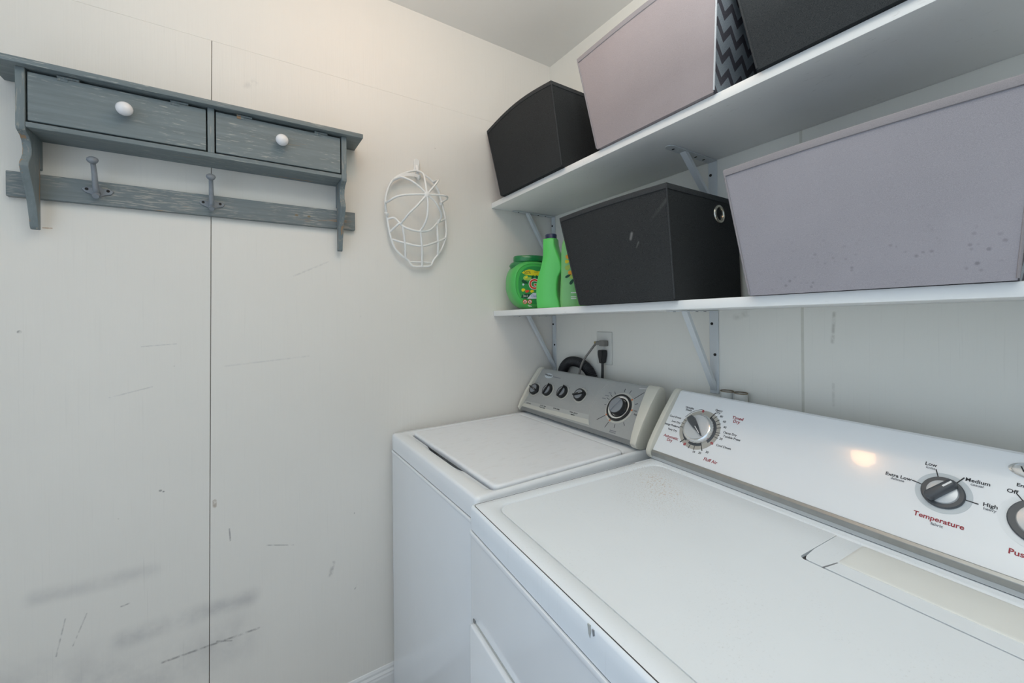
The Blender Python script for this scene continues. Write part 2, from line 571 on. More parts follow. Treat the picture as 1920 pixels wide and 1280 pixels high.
def thing(name, label, cat, loc=(0, 0, 0), rotz=0., group=None, rot=None):
    o = bpy.data.objects.new(name, None)
    COL.objects.link(o)
    o.empty_display_size = .05
    mb = Matrix.Translation(loc) @ (rot.to_4x4() if rot is not None else Matrix.Rotation(rotz, 4, 'Z'))
    o.matrix_basis = mb
    return tag(o, label, cat, group)

def struct(o):
    o['kind'] = 'structure'
    return o

def text_bm(s, size, align='CENTER', offset=0., spacing=1.):
    cu = bpy.data.curves.new('lettering', 'FONT')
    cu.body = s
    cu.size = size
    cu.align_x = align
    cu.align_y = 'CENTER'
    cu.offset = offset
    cu.space_line = .85
    cu.space_character = spacing
    cu.resolution_u = 3
    t = bpy.data.objects.new('lettering', cu)
    COL.objects.link(t)
    bpy.context.view_layer.update()
    dg = bpy.context.evaluated_depsgraph_get()
    me = bpy.data.meshes.new_from_object(t.evaluated_get(dg))
    bm = bmesh.new()
    bm.from_mesh(me)
    bpy.data.objects.remove(t, do_unlink=True)
    bpy.data.curves.remove(cu)
    bpy.data.meshes.remove(me)
    return bm

class Face:
    """flat face on an appliance console: local (x, s, off) -> root local"""
    def __init__(self, p0, p1):
        p0, p1 = Vector(p0), Vector(p1)
        t = (p1 - p0).normalized()
        X = V(1, 0, 0)
        n = X.cross(t)
        self.m = Matrix((X, t, n)).transposed().to_4x4()
        self.m.translation = p0
        self.len = (p1 - p0).length
    def put(self, name, bm, mat, parent, smooth=38):
        return obj(name, xf(bm, self.m), mat, parent, smooth)
    def text(self, s, x, y, size, mat, parent, off=.0022, rot=0., align='CENTER', name='lettering'):
        bm = text_bm(s, size, align, size * .022)
        xf(bm, Matrix.Translation((x, y, off)) @ Matrix.Rotation(rot, 4, 'Z'))
        return self.put(name, bm, mat, parent, 0)

# ================================================================== STRUCTURE
ZC = 2.463
XR, YF = 2.75, -2.25
# left wall: backing board with painted sheets on it, a real open joint between the two tall sheets
wl = struct(obj('wall_left', box((-.03, YF, 0), (-.006, .02, ZC)), M_GAP, smooth=0))
SZ = 2.137
g = .0008
obj('wall_panel', prism([(-1.2665 + g, 0), (0.0, 0), (0.0, SZ), (-1.2445 + g, SZ)], 'x', -.0062, 0, .0006, 1), M_WALL_L, wl, 0)
obj('wall_panel', prism([(YF, 0), (-1.2665 - g, 0), (-1.2445 - g, SZ), (YF, SZ)], 'x', -.0062, 0, .0006, 1), M_WALL_L, wl, 0)
obj('wall_panel', prism([(YF, SZ + .0001), (0.0, SZ + .0001), (0.0, ZC), (YF, ZC)], 'x', -.0062, 0, .0002, 1), M_WALL_L, wl, 0)
wr = struct(obj('wall_right', box((-.006, .006, 0), (XR, .03, ZC)), M_GAP, smooth=0))
obj('wall_panel', box((0, 0, 0), (.9938, .0062, ZC)), M_WALL_R, wr, 0)
obj('wall_panel', box((1.0002, 0, 0), (XR, .0062, ZC)), M_WALL_R, wr, 0)
obj('joint_filler', box((.9938, .0002, 0), (1.0002, .006, ZC)), M_SEAM, wr, 0)
struct(obj('ceiling', box((-.03, YF, ZC), (XR, .03, ZC + .05)), M_CEIL, smooth=0))
struct(obj('floor', box((-.03, YF, -.05), (XR, .03, 0)), M_FLOOR, smooth=0))
struct(obj('wall_front', box((0, YF, 0), (.5, YF + .02, ZC)), M_WALL_P, smooth=0))
struct(obj('wall_near', box((XR - .02, YF, 0), (XR, 0, ZC)), M_WALL_P, smooth=0))
bp = [(0, 0), (.011, 0), (.011, .082), (.0095, .088), (.0095, .093), (.006, .1), (.006, .107), (.003, .114), (0, .115)]
struct(obj('baseboard_left', prism([(p[0], p[1]) for p in bp], 'y', YF + .02, -.012), M_TRIM, smooth=0))

# ceiling lamp (just above the picture)
lamp = thing('ceiling_lamp', 'bare warm bulb on a short stem under the ceiling', 'lamp', (.60, -.88, ZC))
obj('lamp_base', lathe([(.06, 0), (.062, -.008), (.055, -.022), (.02, -.026), (.018, -.085), (.024, -.09), (.024, -.112), (.02, -.114)], 40), M_TRIM, lamp)
m, nt, b = nt_of('lit_bulb_glass')
b.inputs['Base Color'].default_value = (.9, .85, .75, 1)
b.inputs['Emission Color'].default_value = (1.0, .52, .22, 1)
b.inputs['Emission Strength'].default_value = LAMP_STRENGTH
obj('bulb', lathe([(.018, -.1145), (.024, -.122), (.036, -.136), (.043, -.152), (.045, -.168), (.042, -.186), (.032, -.202), (.016, -.211), (.002, -.213)], 32), m, lamp)

# ================================================================== SHELVES
def shelf_board(name, label, zb, slope, yf, th, x1):
    def z(x):
        return zb + slope * x
    b2 = loops([[(.0015, yf, z(0)), (.0015, -.0005, z(0)), (.0015, -.0005, z(0) + th), (.0015, yf, z(0) + th)],
                [(x1, yf, z(x1)), (x1, -.0005, z(x1)), (x1, -.0005, z(x1) + th), (x1, yf, z(x1) + th)]])
    bmesh.ops.recalc_face_normals(b2, faces=b2.faces)
    bmesh.ops.bevel(b2, geom=list(b2.edges), offset=.0012, segments=2, profile=.5, affect='EDGES')
    return tag(obj(name, b2, M_SHELF), label, 'shelf', 'white wall shelves')
US, LS = .0205, .0185
UZ, LZ, TH_S = 1.779, 1.336, .0215
shelf_board('wall_shelf', 'upper white shelf board high on the right wall', UZ, US, -.316, TH_S, 1.75)
shelf_board('wall_shelf', 'lower white shelf board above the washer and dryer', LZ, LS, -.310, TH_S, 1.75)

def bracket(x0, x1, ztop, label, leg=.248):
    r = thing('shelf_bracket', label, 'bracket', ((x0 + x1) / 2, 0, ztop), group='steel shelf brackets')
    w = (x1 - x0) / 2
    t = .0022
    obj('wall_flange', box((-w, -t - .0006, -leg), (w, -.0006, 0), .0008, 1), M_STEEL_W, r)
    # shelf flange with a rounded tip
    tip = [(-w, -t), (w, -t), (w, -.205), (w * .6, -.217), (0, -.222), (-w * .6, -.217), (-w, -.205)]
    obj('shelf_flange', prism(tip, 'z', -t - .0004, -.0004, .0006, 1), M_STEEL_W, r)
    # folded brace: U channel from the flange down to the foot of the wall plate
    a, bb = V(0, -.150, -.003), V(0, -.006, -leg + .010)
    d = (bb - a).normalized()
    n = V(1, 0, 0).cross(d)
    bw, bd = .0085, .011
    sec = [(-bw, bd), (-bw, 0), (bw, 0), (bw, bd), (bw - .002, bd), (bw - .002, .002), (-bw + .002, .002), (-bw + .002, bd)]
    sgn = 1 if n.y > 0 else -1
    obj('brace', loops([[p + V(1, 0, 0) * sx + n * sgn * sn for sx, sn in sec] for p in (a, bb)]), M_STEEL_W, r, 0)
    for (sx, z) in ((-.006, -.040), (.003, -.132)):
        s = obj('screw', xf(lathe([(.0042, 0), (.0042, .0012), (.0028, .0022), (.0006, .0022)], 14), Matrix.Translation((sx, -t - .0006, z)) @ Matrix.Rotation(math.radians(90), 4, 'X')), M_HOLE, r)
    for y in (-.19, -.085, -.045):
        obj('slot_hole', xf(lathe([(.0042, -.0012), (.0042, 0), (.0004, 0)], 12, sy=.6), Matrix.Translation((-.002, y, -t - .0003))), M_HOLE, r)
    return r
bracket(.752, .780, UZ + US * .766 - .0002, 'upper shelf bracket above the black bin with the metal eyelet', .150)
bracket(.004, .030, UZ + US * .017 - .0002, 'upper shelf bracket in the corner behind the green bottle')
bracket(.752, .780, LZ + LS * .766 - .0002, 'lower shelf bracket coming down behind the dryer console')
bracket(.004, .030, LZ + LS * .017 - .0002, 'lower shelf bracket in the corner behind the washer console')

# ================================================================== STORAGE BINS
def bin_(name, label, xb0, xb1, xt0, xt1, yb, yt, zb, h, tilt, depth_b, depth_t, mats, bow=.0, grommet=None, rim=.011):
    """open tapered fabric bin; root at its bottom front left corner, local x along the shelf"""
    rot = Matrix.Rotation(-tilt, 3, 'Y')
    r = thing(name, label, 'storage bin', (xb0, yb, zb), rot=rot, group='fabric storage bins on the shelves')
    wb = xb1 - xb0
    a, b2 = xt0 - xb0, xt1 - xb0
    dy = yt - yb
    T = .004
    fab, side, rimm, pipe = mats
    B = [V(0, 0, 0), V(wb, 0, 0), V(wb, depth_b, 0), V(0, depth_b, 0)]
    U = [V(a, dy, h), V(b2, dy, h), V(b2, dy + depth_t, h), V(a, dy + depth_t, h)]
    cB = sum(B, V(0, 0, 0)) / 4
    cU = sum(U, V(0, 0, 0)) / 4
    def inset(p, c, t):
        q = p.copy()
        q.x += t if q.x < c.x else -t
        q.y += t if q.y < c.y else -t
        return q
    names = ('front_panel', 'side_panel', 'back_panel', 'side_panel')
    N = 10
    for i in range(4):
        j = (i + 1) % 4
        outer, inner = [], []
        def grid(P0, P1, Q0, Q1):
            rows = []
            for k in range(N + 1):
                row = []
                for l in range(N + 1):
                    s, t = l / N, k / N
                    p = P0.lerp(P1, s).lerp(Q0.lerp(Q1, s), t)
                    if i in (0, 2):
                        p.z += bow * math.sin(math.pi * s) * t ** 2
                    row.append(p)
                rows.append(row)
            return rows
        go = grid(B[i], B[j], U[i], U[j])
        gi = grid(inset(B[i], cB, T), inset(B[j], cB, T), inset(U[i], cU, T), inset(U[j], cU, T))
        if grommet and i == 1:
            # panel with a round hole for the eyelet
            s0, t0, rad = grommet
            def PO(s, t, ins):
                e = T if ins else 0
                b0, b1 = (inset(B[i], cB, e), inset(B[j], cB, e)) if ins else (B[i], B[j])
                u0, u1 = (inset(U[i], cU, e), inset(U[j], cU, e)) if ins else (U[i], U[j])
                return b0.lerp(b1, s).lerp(u0.lerp(u1, s), t)
            L_ = (B[j] - B[i]).length
            Hh = (U[i] - B[i]).length
            n = 40
            sq, ci = [], []
            for k in range(n):
                an = 2 * math.pi * (k + .5) / n
                c_, s_ = math.cos(an), math.sin(an)
                ci.append((s0 + rad * c_ / L_, t0 + rad * s_ / Hh))
                # ray to the unit square border from (s0,t0)
                tx = ((1 - s0) if c_ > 0 else -s0) / c_ if abs(c_) > 1e-9 else 1e9
                ty = ((1 - t0) if s_ > 0 else -t0) / s_ if abs(s_) > 1e-9 else 1e9
                kk = min(tx, ty)
                sq.append([s0 + kk * c_, t0 + kk * s_])
            for corner in ((0, 0), (1, 0), (0, 1), (1, 1)):     # snap nearest border points to the corners
                q = min(sq, key=lambda e: (e[0] - corner[0]) ** 2 + (e[1] - corner[1]) ** 2)
                q[0], q[1] = corner
            ls = [[PO(s, t, False) for s, t in sq], [PO(s, t, False) for s, t in ci], [PO(s, t, True) for s, t in ci], [PO(s, t, True) for s, t in sq]]
            bm = loops(ls + [ls[0]], cap0=False, cap1=False)
            bmesh.ops.remove_doubles(bm, verts=bm.verts, dist=1e-7)
            po = obj(names[i], bm, side, r, 0)
            # eyelet ring
            c0 = PO(s0, t0, False)
            ex = (B[j] - B[i]).normalized()
            ey = (PO(s0, t0 + .1, False) - c0).normalized()
            en = ex.cross(ey)
            if en.dot(c0 - (cB + cU) / 2) < 0:
                en = -en
            mm = Matrix((ex, ey, ex.cross(ey))).transposed().to_4x4()
            if ex.cross(ey).dot(en) < 0:
                mm = Matrix((ey, ex, ey.cross(ex))).transposed().to_4x4()
            mm.translation = c0
            pr = [(rad * .98, -T - .001), (rad * .98, .0015), (rad * 1.04, .0035), (rad * 1.18, .0042), (rad * 1.34, .0030), (rad * 1.42, .0004), (rad * 1.42, -.0006)]
            obj('eyelet', xf(lathe(pr, 48, cap0=False, cap1=False), mm), M_GROMMET, r)
            continue
        bm = bmesh.new()
        ro = [[bm.verts.new(p) for p in row] for row in go]
        ri = [[bm.verts.new(p) for p in row] for row in gi]
        for k in range(N):
            for l in range(N):
                bm.faces.new((ro[k][l], ro[k][l + 1], ro[k + 1][l + 1], ro[k + 1][l]))
                bm.faces.new((ri[k][l], ri[k + 1][l], ri[k + 1][l + 1], ri[k][l + 1]))
        for l in range(N):
            bm.faces.new((ro[0][l], ri[0][l], ri[0][l + 1], ro[0][l + 1]))
            bm.faces.new((ro[N][l], ro[N][l + 1], ri[N][l + 1], ri[N][l]))
            bm.faces.new((ro[l][0], ro[l + 1][0], ri[l + 1][0], ri[l][0]))
            bm.faces.new((ro[l][N], ri[l][N], ri[l + 1][N], ro[l + 1][N]))
        obj(names[i], bm, side if i in (1, 3) else fab, r, 60)
    obj('bottom_panel', box((.002, .002, .0005), (wb - .002, depth_b - .002, .004)), fab, r, 0)
    # folded binding round the rim and piping up the corners
    rb = []
    for i in range(4):
        j = (i + 1) % 4
        for l in range(12):
            s = l / 12
            p = U[i].lerp(U[j], s)
            q = B[i].lerp(B[j], s)
            if i in (0, 2):
                p.z += bow * math.sin(math.pi * s)
            rb.append((p, (q - p).normalized()))
    outw, ls = 1.0, [[], [], [], [], []]
    cc = (cU + cB) / 2
    for p, dn in rb:
        o = V(p.x - cU.x, p.y - cU.y, 0)
        # outward along the nearer side(s)
        e = V(0, 0, 0)
        if abs(abs(p.x - cU.x) - (b2 - a) / 2) < 1e-4:
            e.x = math.copysign(1, p.x - cU.x)
        if abs(abs(p.y - cU.y) - depth_t / 2) < 1e-4:
            e.y = math.copysign(1, p.y - cU.y)
        low = p + dn * rim
        ls[0].append(low + e * .0004)
        ls[1].append(low + e * .0022 - dn * .001)
        ls[2].append(p + e * .0024 - dn * .001)
        ls[3].append(p + e * .001 - dn * .0035)
        ls[4].append(p - e * .0052 - dn * .002)
    obj('rim_binding', loops(ls, cap0=False, cap1=False), rimm, r, 50)
    st = [p + dn * (rim + .0015) + V(0, -.0002, 0) for p, dn in rb]
    for i in (0, 1):
        o = V(-.0006 if i == 0 else .0006, -.0006, 0)
        obj('corner_piping', tube([B[i] + o + V(0, 0, .003), B[i].lerp(U[i], .5) + o, U[i] + o - V(0, 0, .004)], .0021, 8), pipe[i] if isinstance(pipe, tuple) else pipe, r)
    return r

def us(x): return UZ + TH_S + US * x + .0006
def lsz(x): return LZ + TH_S + LS * x + .0006
bm_black = (M_FAB_BLACK3, M_FAB_BLACK, M_FAB_PIPE, M_FAB_PIPE)
at_u, at_l = math.atan(US), math.atan(LS)
bin_('storage_bin', 'small black fabric bin in the corner at the far end of the upper shelf', .100, .462, .022, .430, -.330, -.340, us(.1), .283, at_u, .300, .315, bm_black, bow=.020)
bin_('storage_bin', 'grey fabric bin with a zigzag printed side on the upper shelf', .612, .960, .556, .985, -.326, -.340, us(.612), .285, at_u, .290, .310, (M_FAB_GREY, M_CHEV, M_FAB_GPIPE, (M_FAB_GPIPE, M_FAB_WPIPE)), bow=.006)
bin_('storage_bin', 'plain charcoal fabric bin at the near end of the upper shelf', 1.050, 1.42, 1.000, 1.46, -.326, -.340, us(1.05), .285, at_u, .300, .315, (M_FAB_SLATE, M_FAB_BLACK, M_FAB_PIPE, M_FAB_PIPE), bow=.0)
bin_('storage_bin', 'black fabric bin with a metal eyelet on the lower shelf', .536, .860, .470, .855, -.327, -.340, lsz(.536), .275, at_l, .300, .315, (M_FAB_BLACK2, M_FAB_BLACK, M_FAB_PIPE, M_FAB_PIPE), bow=.004, grommet=(.70, .84, .0175))
bin_('storage_bin', 'large grey fabric bin spotted with stains on the lower shelf', 1.030, 1.374, .992, 1.400, -.322, -.335, lsz(1.03), .262, at_l, .295, .310, (M_FAB_GREY2, M_CHEV, M_FAB_GPIPE, M_FAB_GPIPE), bow=.004)

# ================================================================== COAT RACK
rack = thing('coat_rack', 'worn blue-grey wooden coat rack shelf with two flap doors on the left wall', 'coat rack', (.0, -1.247, 1.62))
def rp(name, bm, mat, smooth=38, parent=None):
    return obj(name, bm, mat, parent or rack, smooth, world=False) if False else _rp(name, bm, mat, smooth, parent)
def _rp(name, bm, mat, smooth, parent):
    xf(bm, Matrix.Translation((0, 1.247, -1.62)))
    o = obj(name, bm, mat, rack, smooth)
    if parent is not None:
        o.parent = parent
    return o
XF = .100
rp('top_board', box((.001, -1.6395, 1.902), (.119, -.8545, 1.9155), .0015, 2), M_WOOD_Y)
rp('bottom_board', box((.001, -1.5785, 1.7705), (XF, -.9155, 1.7825), .001, 1), M_WOOD_Y)
rp('back_board', box((.001, -1.5785, 1.7825), (.006, -.9155, 1.902)), M_WOOD_Y)
rp('divider', box((.006, -1.2515, 1.7825), (XF, -1.2365, 1.902), .0008, 1), M_WOOD_Z)
prof = [(.001, 1.902), (.100, 1.902), (.100, 1.772), (.097, 1.764), (.088, 1.760), (.078, 1.756), (.069, 1.746), (.064, 1.731), (.066, 1.718), (.074, 1.706), (.081, 1.697), (.0835, 1.688), (.079, 1.678), (.070, 1.664), (.059, 1.646), (.048, 1.625), (.040, 1.603), (.033, 1.578), (.029, 1.560), (.025, 1.5545), (.017, 1.5545), (.017, 1.62), (.017, 1.70), (.001, 1.70)]
for y0, y1 in ((-1.5935, -1.5787), (-.9153, -.9005)):
    rp('side_bracket', prism(prof, 'y', y0, y1, .0009, 1), M_WOOD_Z, 30)
rp('hook_rail', box((.0008, -1.6345, 1.6295), (.0155, -.8575, 1.6885), .0012, 1), M_WOOD_RAIL)
for (y0, y1, ky) in ((-1.5755, -1.2545, -1.4115), (-1.2335, -.9185, -1.079)):
    d = rp('flap_door', box((.084, y0, 1.7865), (.0985, y1, 1.8955), .0012, 1), M_WOOD_Y)
    # glazed knob on a short neck
    k = lathe([(.006, 0), (.006, .006), (.009, .009), (.0145, .015), (.0165, .021), (.0155, .027), (.011, .032), (.004, .0345), (.0005, .035)], 28)
    xf(k, Matrix.Translation((.0985, ky, 1.846)) @ Matrix.Rotation(math.radians(90), 4, 'Y'))
    rp('knob', k, M_CERAMIC, 60, d)
    for hy in (y0 + .065, y1 - .055):
        hb = tube([(.0995, hy - .018, 1.8975), (.0995, hy + .018, 1.8975)], .0028, 8)
        hb = box((.0984, hy - .018, 1.889), (.1, hy - .001, 1.897), bm=hb)
        rp('hinge', hb, M_WOOD_Z, 38, d)
for hy, hr in ((-1.480, 1.), (-1.247, .92)):
    hx = .0157
    # pressed plate with two ears
    out = [(-.030, .002), (-.021, .0075), (-.010, .006), (-.005, .012), (.005, .012), (.010, .006), (.021, .0075), (.030, .002), (.026, -.006), (.013, -.010), (.005, -.015), (-.005, -.015), (-.013, -.010), (-.024, -.006)]
    pl = prism([(hy + p[0], 1.664 + p[1]) for p in out], 'x', hx, hx + .0035, .001, 1)
    h = rp('coat_hook', pl, M_IRON, 30)
    arm = tube(catmull([(hx + .002, hy, 1.655), (hx + .016, hy, 1.662), (hx + .024, hy, 1.680), (hx + .030, hy, 1.702), (hx + .040, hy, 1.722)], 6), lambda t: .0068 - .0018 * t, 10)
    rp('hook_arm', arm, M_IRON, 60, h)
    kn = lathe([(.004, -.005), (.0085, -.001), (.0112, .004), (.0102, .0085), (.006, .0115), (.0005, .0125)], 20)
    xf(kn, Matrix.Translation((hx + .042, hy, 1.7245)) @ Matrix.Rotation(math.radians(32), 4, 'Y'))
    rp('hook_tip', kn, M_IRON, 60, h)
    low = tube(catmull([(hx + .002, hy, 1.660), (hx + .013, hy, 1.652), (hx + .021, hy, 1.646)], 5), lambda t: .006 + .0006 * t, 10)
    rp('lower_prong', low, M_IRON, 60, h)
    for s in (-1, 1):
        rp('screw', xf(lathe([(.0034, 0), (.0034, .0009), (.0004, .0009)], 14), Matrix.Translation((hx + .0035, hy + s * .0195, 1.6655)) @ Matrix.Rotation(math.radians(90), 4, 'Y')), M_HOLE, 38, h)
for y in (-1.033, -.998):
    rp('screw_hole', xf(lathe([(.0032, 0), (.0032, .0006), (.0004, .0006)], 10, sy=1.5), Matrix.Translation((.0154, y, 1.659)) @ Matrix.Rotation(math.radians(90), 4, 'Y')), M_CLEARRIM)

# ================================================================== CAP FRAME ON A WALL HOOK
hk = thing('wall_hook', 'small white hook on the left wall holding the wire cap frame', 'hook', (0, -.636, 1.86))
hb = prism(rrect(-.0105, .0105, -.012, .058, .0100, 6), 'x', .0006, .006, .0012, 1)
obj('hook_plate', hb, M_WHITE_PLASTIC, hk, 40)
obj('hook_arm', tube(catmull([(.006, 0, .030), (.012, 0, .010), (.017, -.001, -.012), (.026, -.001, -.020), (.034, -.001, -.010)], 6), lambda t: .0075 - .002 * t, 12), M_WHITE_PLASTIC, hk, 60)

RIM = [(-.644, 1.868), (-.613, 1.857), (-.582, 1.84), (-.562, 1.814), (-.549, 1.778), (-.539, 1.742), (-.531, 1.705), (-.529, 1.648), (-.544, 1.598), (-.565, 1.566), (-.581, 1.546), (-.593, 1.525), (-.628, 1.521), (-.662, 1.521), (-.677, 1.54), (-.702, 1.556), (-.727, 1.583), (-.742, 1.627), (-.751, 1.679), (-.757, 1.734), (-.752, 1.773), (-.734, 1.814), (-.699, 1.845)]
cf = thing('cap_washing_frame', 'white wire frame shaped like a baseball cap hanging on the left wall', 'cap frame', (.0, -.64, 1.70))
def cp(name, bm):
    xf(bm, Matrix.Translation((0, .64, -1.70)))
    return obj(name, bm, M_WHITE_PLASTIC, cf, 60)
cp('rim', tube(catmull([(.022, y, z) for y, z in RIM], 4, True), .0040, 8, True))
band = catmull([(.03, -.73, 1.818), (.034, -.70, 1.838), (.034, -.667, 1.846), (.028, -.636, 1.846)], 6)
cp('sweat_band', loops([[p + V(-.001, 0, -.006), p + V(.001, 0, -.006), p + V(.001, 0, .006), p + V(-.001, 0, .006)] for p in band]))
RIBS = [[(.1, -.635, 1.764), (.097, -.663, 1.788), (.089, -.692, 1.807), (.068, -.718, 1.818), (.022, -.731, 1.816)],
        [(.1, -.635, 1.764), (.095, -.639, 1.806), (.075, -.639, 1.842), (.022, -.641, 1.868)],
        [(.1, -.635, 1.764), (.097, -.615, 1.788), (.089, -.593, 1.815), (.068, -.58, 1.831), (.022, -.579, 1.837)],
        [(.1, -.635, 1.764), (.097, -.593, 1.769), (.089, -.558, 1.772), (.068, -.545, 1.769), (.022, -.545, 1.767)],
        [(.1, -.635, 1.764), (.097, -.608, 1.747), (.089, -.586, 1.724), (.073, -.570, 1.702), (.048, -.573, 1.680)],
        [(.1, -.635, 1.764), (.097, -.631, 1.726), (.089, -.632, 1.686), (.075, -.638, 1.660), (.060, -.645, 1.644)],
        [(.1, -.635, 1.764), (.095, -.67, 1.721), (.08, -.697, 1.69), (.050, -.712, 1.662)],
        [(.1, -.635, 1.764), (.097, -.685, 1.757), (.089, -.734, 1.746), (.060, -.760, 1.730), (.022, -.756, 1.735)]]
for rb in RIBS:
    cp('crown_rib', tube(catmull(rb, 6), .0037, 8))
hubm = xf(lathe([(.001, -.003), (.009, -.003), (.0115, 0), (.009, .003), (.001, .003)], 20), Matrix.Translation((.1005, -.635, 1.764)) @ Matrix.Rotation(math.radians(90), 4, 'Y'))
cp('crown_hub', hubm)
cp('brow_bar', tube(catmull([(.022, -.751, 1.678), (.035, -.73, 1.683), (.05, -.706, 1.655), (.058, -.675, 1.643), (.06, -.643, 1.641), (.056, -.607, 1.65), (.045, -.573, 1.682), (.022, -.534, 1.704)], 6), .0040, 8))
cp('visor_cross_bar', tube(catmull([(.022, -.734, 1.61), (.04, -.695, 1.598), (.047, -.635, 1.591), (.038, -.569, 1.615), (.022, -.532, 1.634)], 6), .0038, 8))
for vb in ([(.05, -.706, 1.654), (.04, -.695, 1.598), (.022, -.687, 1.546)], [(.06, -.645, 1.645), (.047, -.635, 1.591), (.022, -.625, 1.521)], [(.046, -.576, 1.677), (.038, -.569, 1.615), (.022, -.563, 1.566)], [(.022, -.742, 1.636), (.047, -.717, 1.664)]):
    cp('visor_bar', tube(catmull(vb, 6), .0042, 8))
cp('buckle_slot_bar', tube([(.022, -.671, 1.535), (.022, -.625, 1.537), (.022, -.587, 1.537)], .003, 8))
for q in ([(.022, -.757, 1.70), (.034, -.753, 1.692)], [(.022, -.546, 1.767), (.034, -.556, 1.757)], [(.045, -.573, 1.682), (.05, -.566, 1.694)]):
    cp('clip', tube(q, .0055, 8))

# ================================================================== DETERGENTS
def sup(w, hlow, hhigh, e, n=56):
    out = []
    for k in range(n):
        a = 2 * math.pi * k / n
        c, s = math.cos(a), math.sin(a)
        x = math.copysign(abs(c) ** (2 / e), c) * w
        z = math.copysign(abs(s) ** (2 / e), s) * (hhigh if s > 0 else hlow)
        out.append((x, z))
    return out
zt = lsz(.1)
tub = thing('detergent_tub', 'round green laundry pod tub with dark green lid on the lower shelf', 'detergent tub', (.112, -.205, zt), math.radians(73))
def body_outline(scale):
    o = sup(.093 * scale, .100 * scale, .094 * scale, 2.5)
    return [(x * (1.0 if z > -.02 else 1 - .10 * min(1, (-z - .02) / .07)), max(.101 + z, .0005 + (1 - scale) * .006)) for x, z in o]
tsec = [(.062, .72), (.058, .83), (.048, .93), (.034, .985), (.02, 1.), (-.02, 1.), (-.034, .985), (-.046, .945), (-.055, .88), (-.0575, .84), (-.0555, .82), (-.0555, .80)]
obj('tub_body', loops([[(x, t, z) for x, z in body_outline(s)] for t, s in tsec]), M_GREEN, tub, 60)
lidp = [(.080, .166), (.085, .176), (.078, .186), (.068, .191), (.0665, .193)]
obj('tub_collar', lathe(lidp, 40, sx=1., sy=.62), M_GREEND, tub, 50)
obj('tub_lid', lathe([(.066, .192), (.0675, .196), (.0675, .210), (.064, .2145), (.03, .216), (.001, .216)], 40, sx=1., sy=.72), M_GREEND, tub, 40)
FY = -.0562
def tl(name, poly, mat, off=.0004, par=tub):
    return obj(name, prism([(p[0], p[1]) for p in poly], 'y', FY - off, FY + .0004), mat, par, 0)
def tl_text(s, x, z, size, mat, off=.0012, offset=0., par=tub, fy=None, rot=0.):
    bm = text_bm(s, size, 'LEFT', offset)
    xf(bm, Matrix.Translation((x, (FY if fy is None else fy) - off, z)) @ Matrix.Rotation(math.radians(90), 4, 'X') @ Matrix.Rotation(rot, 4, 'Z'))
    return obj('lettering', bm, mat, par, 0)
lab = sup(.066, .078, .070, 2.3)
tl('label', [(x, .100 + z) for x, z in lab], M_GREENL, .0002)
leafy = [(-.052, .143), (-.040, .152), (-.022, .157), (-.004, .155), (.010, .150), (.040, .152), (.050, .146), (.036, .136), (.010, .133), (-.02, .134), (-.038, .137)]
tl('banner', leafy, M_YELLOW, .0006)
tl_text('50%', -.043, .145, .0165, M_INK)
tl_text('more', -.001, .147, .007, M_INK)
def leaf(cx, cz, l, w, a, mat, par=tub, fy=None, off=.0008):
    f = FY if fy is None else fy
    pts = []
    for k in range(12):
        t = 2 * math.pi * k / 12
        x, z = l * math.cos(t), w * math.sin(t) * (1 - .3 * math.cos(t))
        pts.append((cx + x * math.cos(a) - z * math.sin(a), cz + x * math.sin(a) + z * math.cos(a)))
    return obj('printed_leaf', prism(pts, 'y', f - off, f + .0004), mat, par, 0)
leaf(-.040, .108, .014, .006, -.4, M_GREENDD); leaf(-.022, .121, .013, .006, .2, M_LIME); leaf(-.036, .125, .011, .008, .8, M_LIME)
leaf(-.008, .126, .010, .004, 1.2, M_GREENDD); leaf(.010, .127, .009, .004, 1.9, M_GREENDD); leaf(-.046, .077, .008, .006, .3, M_YELLOW)
leaf(-.030, .072, .009, .005, .2, M_REDP); leaf(-.010, .072, .008, .005, .1, M_YELLOW); leaf(-.046, .098, .004, .004, 0, M_PALEP)
leaf(-.033, .126, .006, .004, .6, M_YELLOW, off=.0010)
tl_text('Gain', -.024, .098, .054, M_WHITEINK, .0010, .0030)
tl_text('Gain', -.024, .098, .054, M_REDP, .0016, .0009)
tl('plaque', [(-.056, .046), (-.050, .058), (-.040, .062), (-.018, .062), (-.022, .052), (-.034, .044)], M_GREENDD, .0006)
tl_text('3in1', -.048, .0535, .012, M_WHITEINK)
tl('plaque', [(-.030, .043), (-.020, .055), (-.006, .066), (.04, .066), (.05, .043)], M_PALEP, .0005)
tl_text('Oxi', -.014, .0535, .014, M_BLUEP)
for x in (-.040, -.020):
    tl('warning_disc', [(x + .0085 * math.cos(a * .5236), .031 + .0085 * math.sin(a * .5236)) for a in range(12)], M_WHITEINK, .0007)
    bm = annulus((0, 0), .0068, .0088, 0, .0006, n=20)
    xf(bm, Matrix.Translation((x, FY - .0008, .031)) @ Matrix.Rotation(math.radians(90), 4, 'X'))
    obj('warning_ring', bm, M_REDP, tub, 0)
    bm = box((-.0075, -.0009, 0), (.0075, .0009, .0006))
    xf(bm, Matrix.Translation((x, FY - .0008, .031)) @ Matrix.Rotation(math.radians(90), 4, 'X') @ Matrix.Rotation(-.7, 4, 'Z'))
    obj('warning_bar', bm, M_REDP, tub, 0)
    leaf(x, .031, .004, .0022, 1.2, M_INK, off=.001)
for i, z in enumerate((.0165, .0125)):
    obj('fine_print', box((-.028 + .003 * i, FY - .0006, z), (-.012, FY + .0003, z + .0022)), M_WHITEINK, tub, 0)

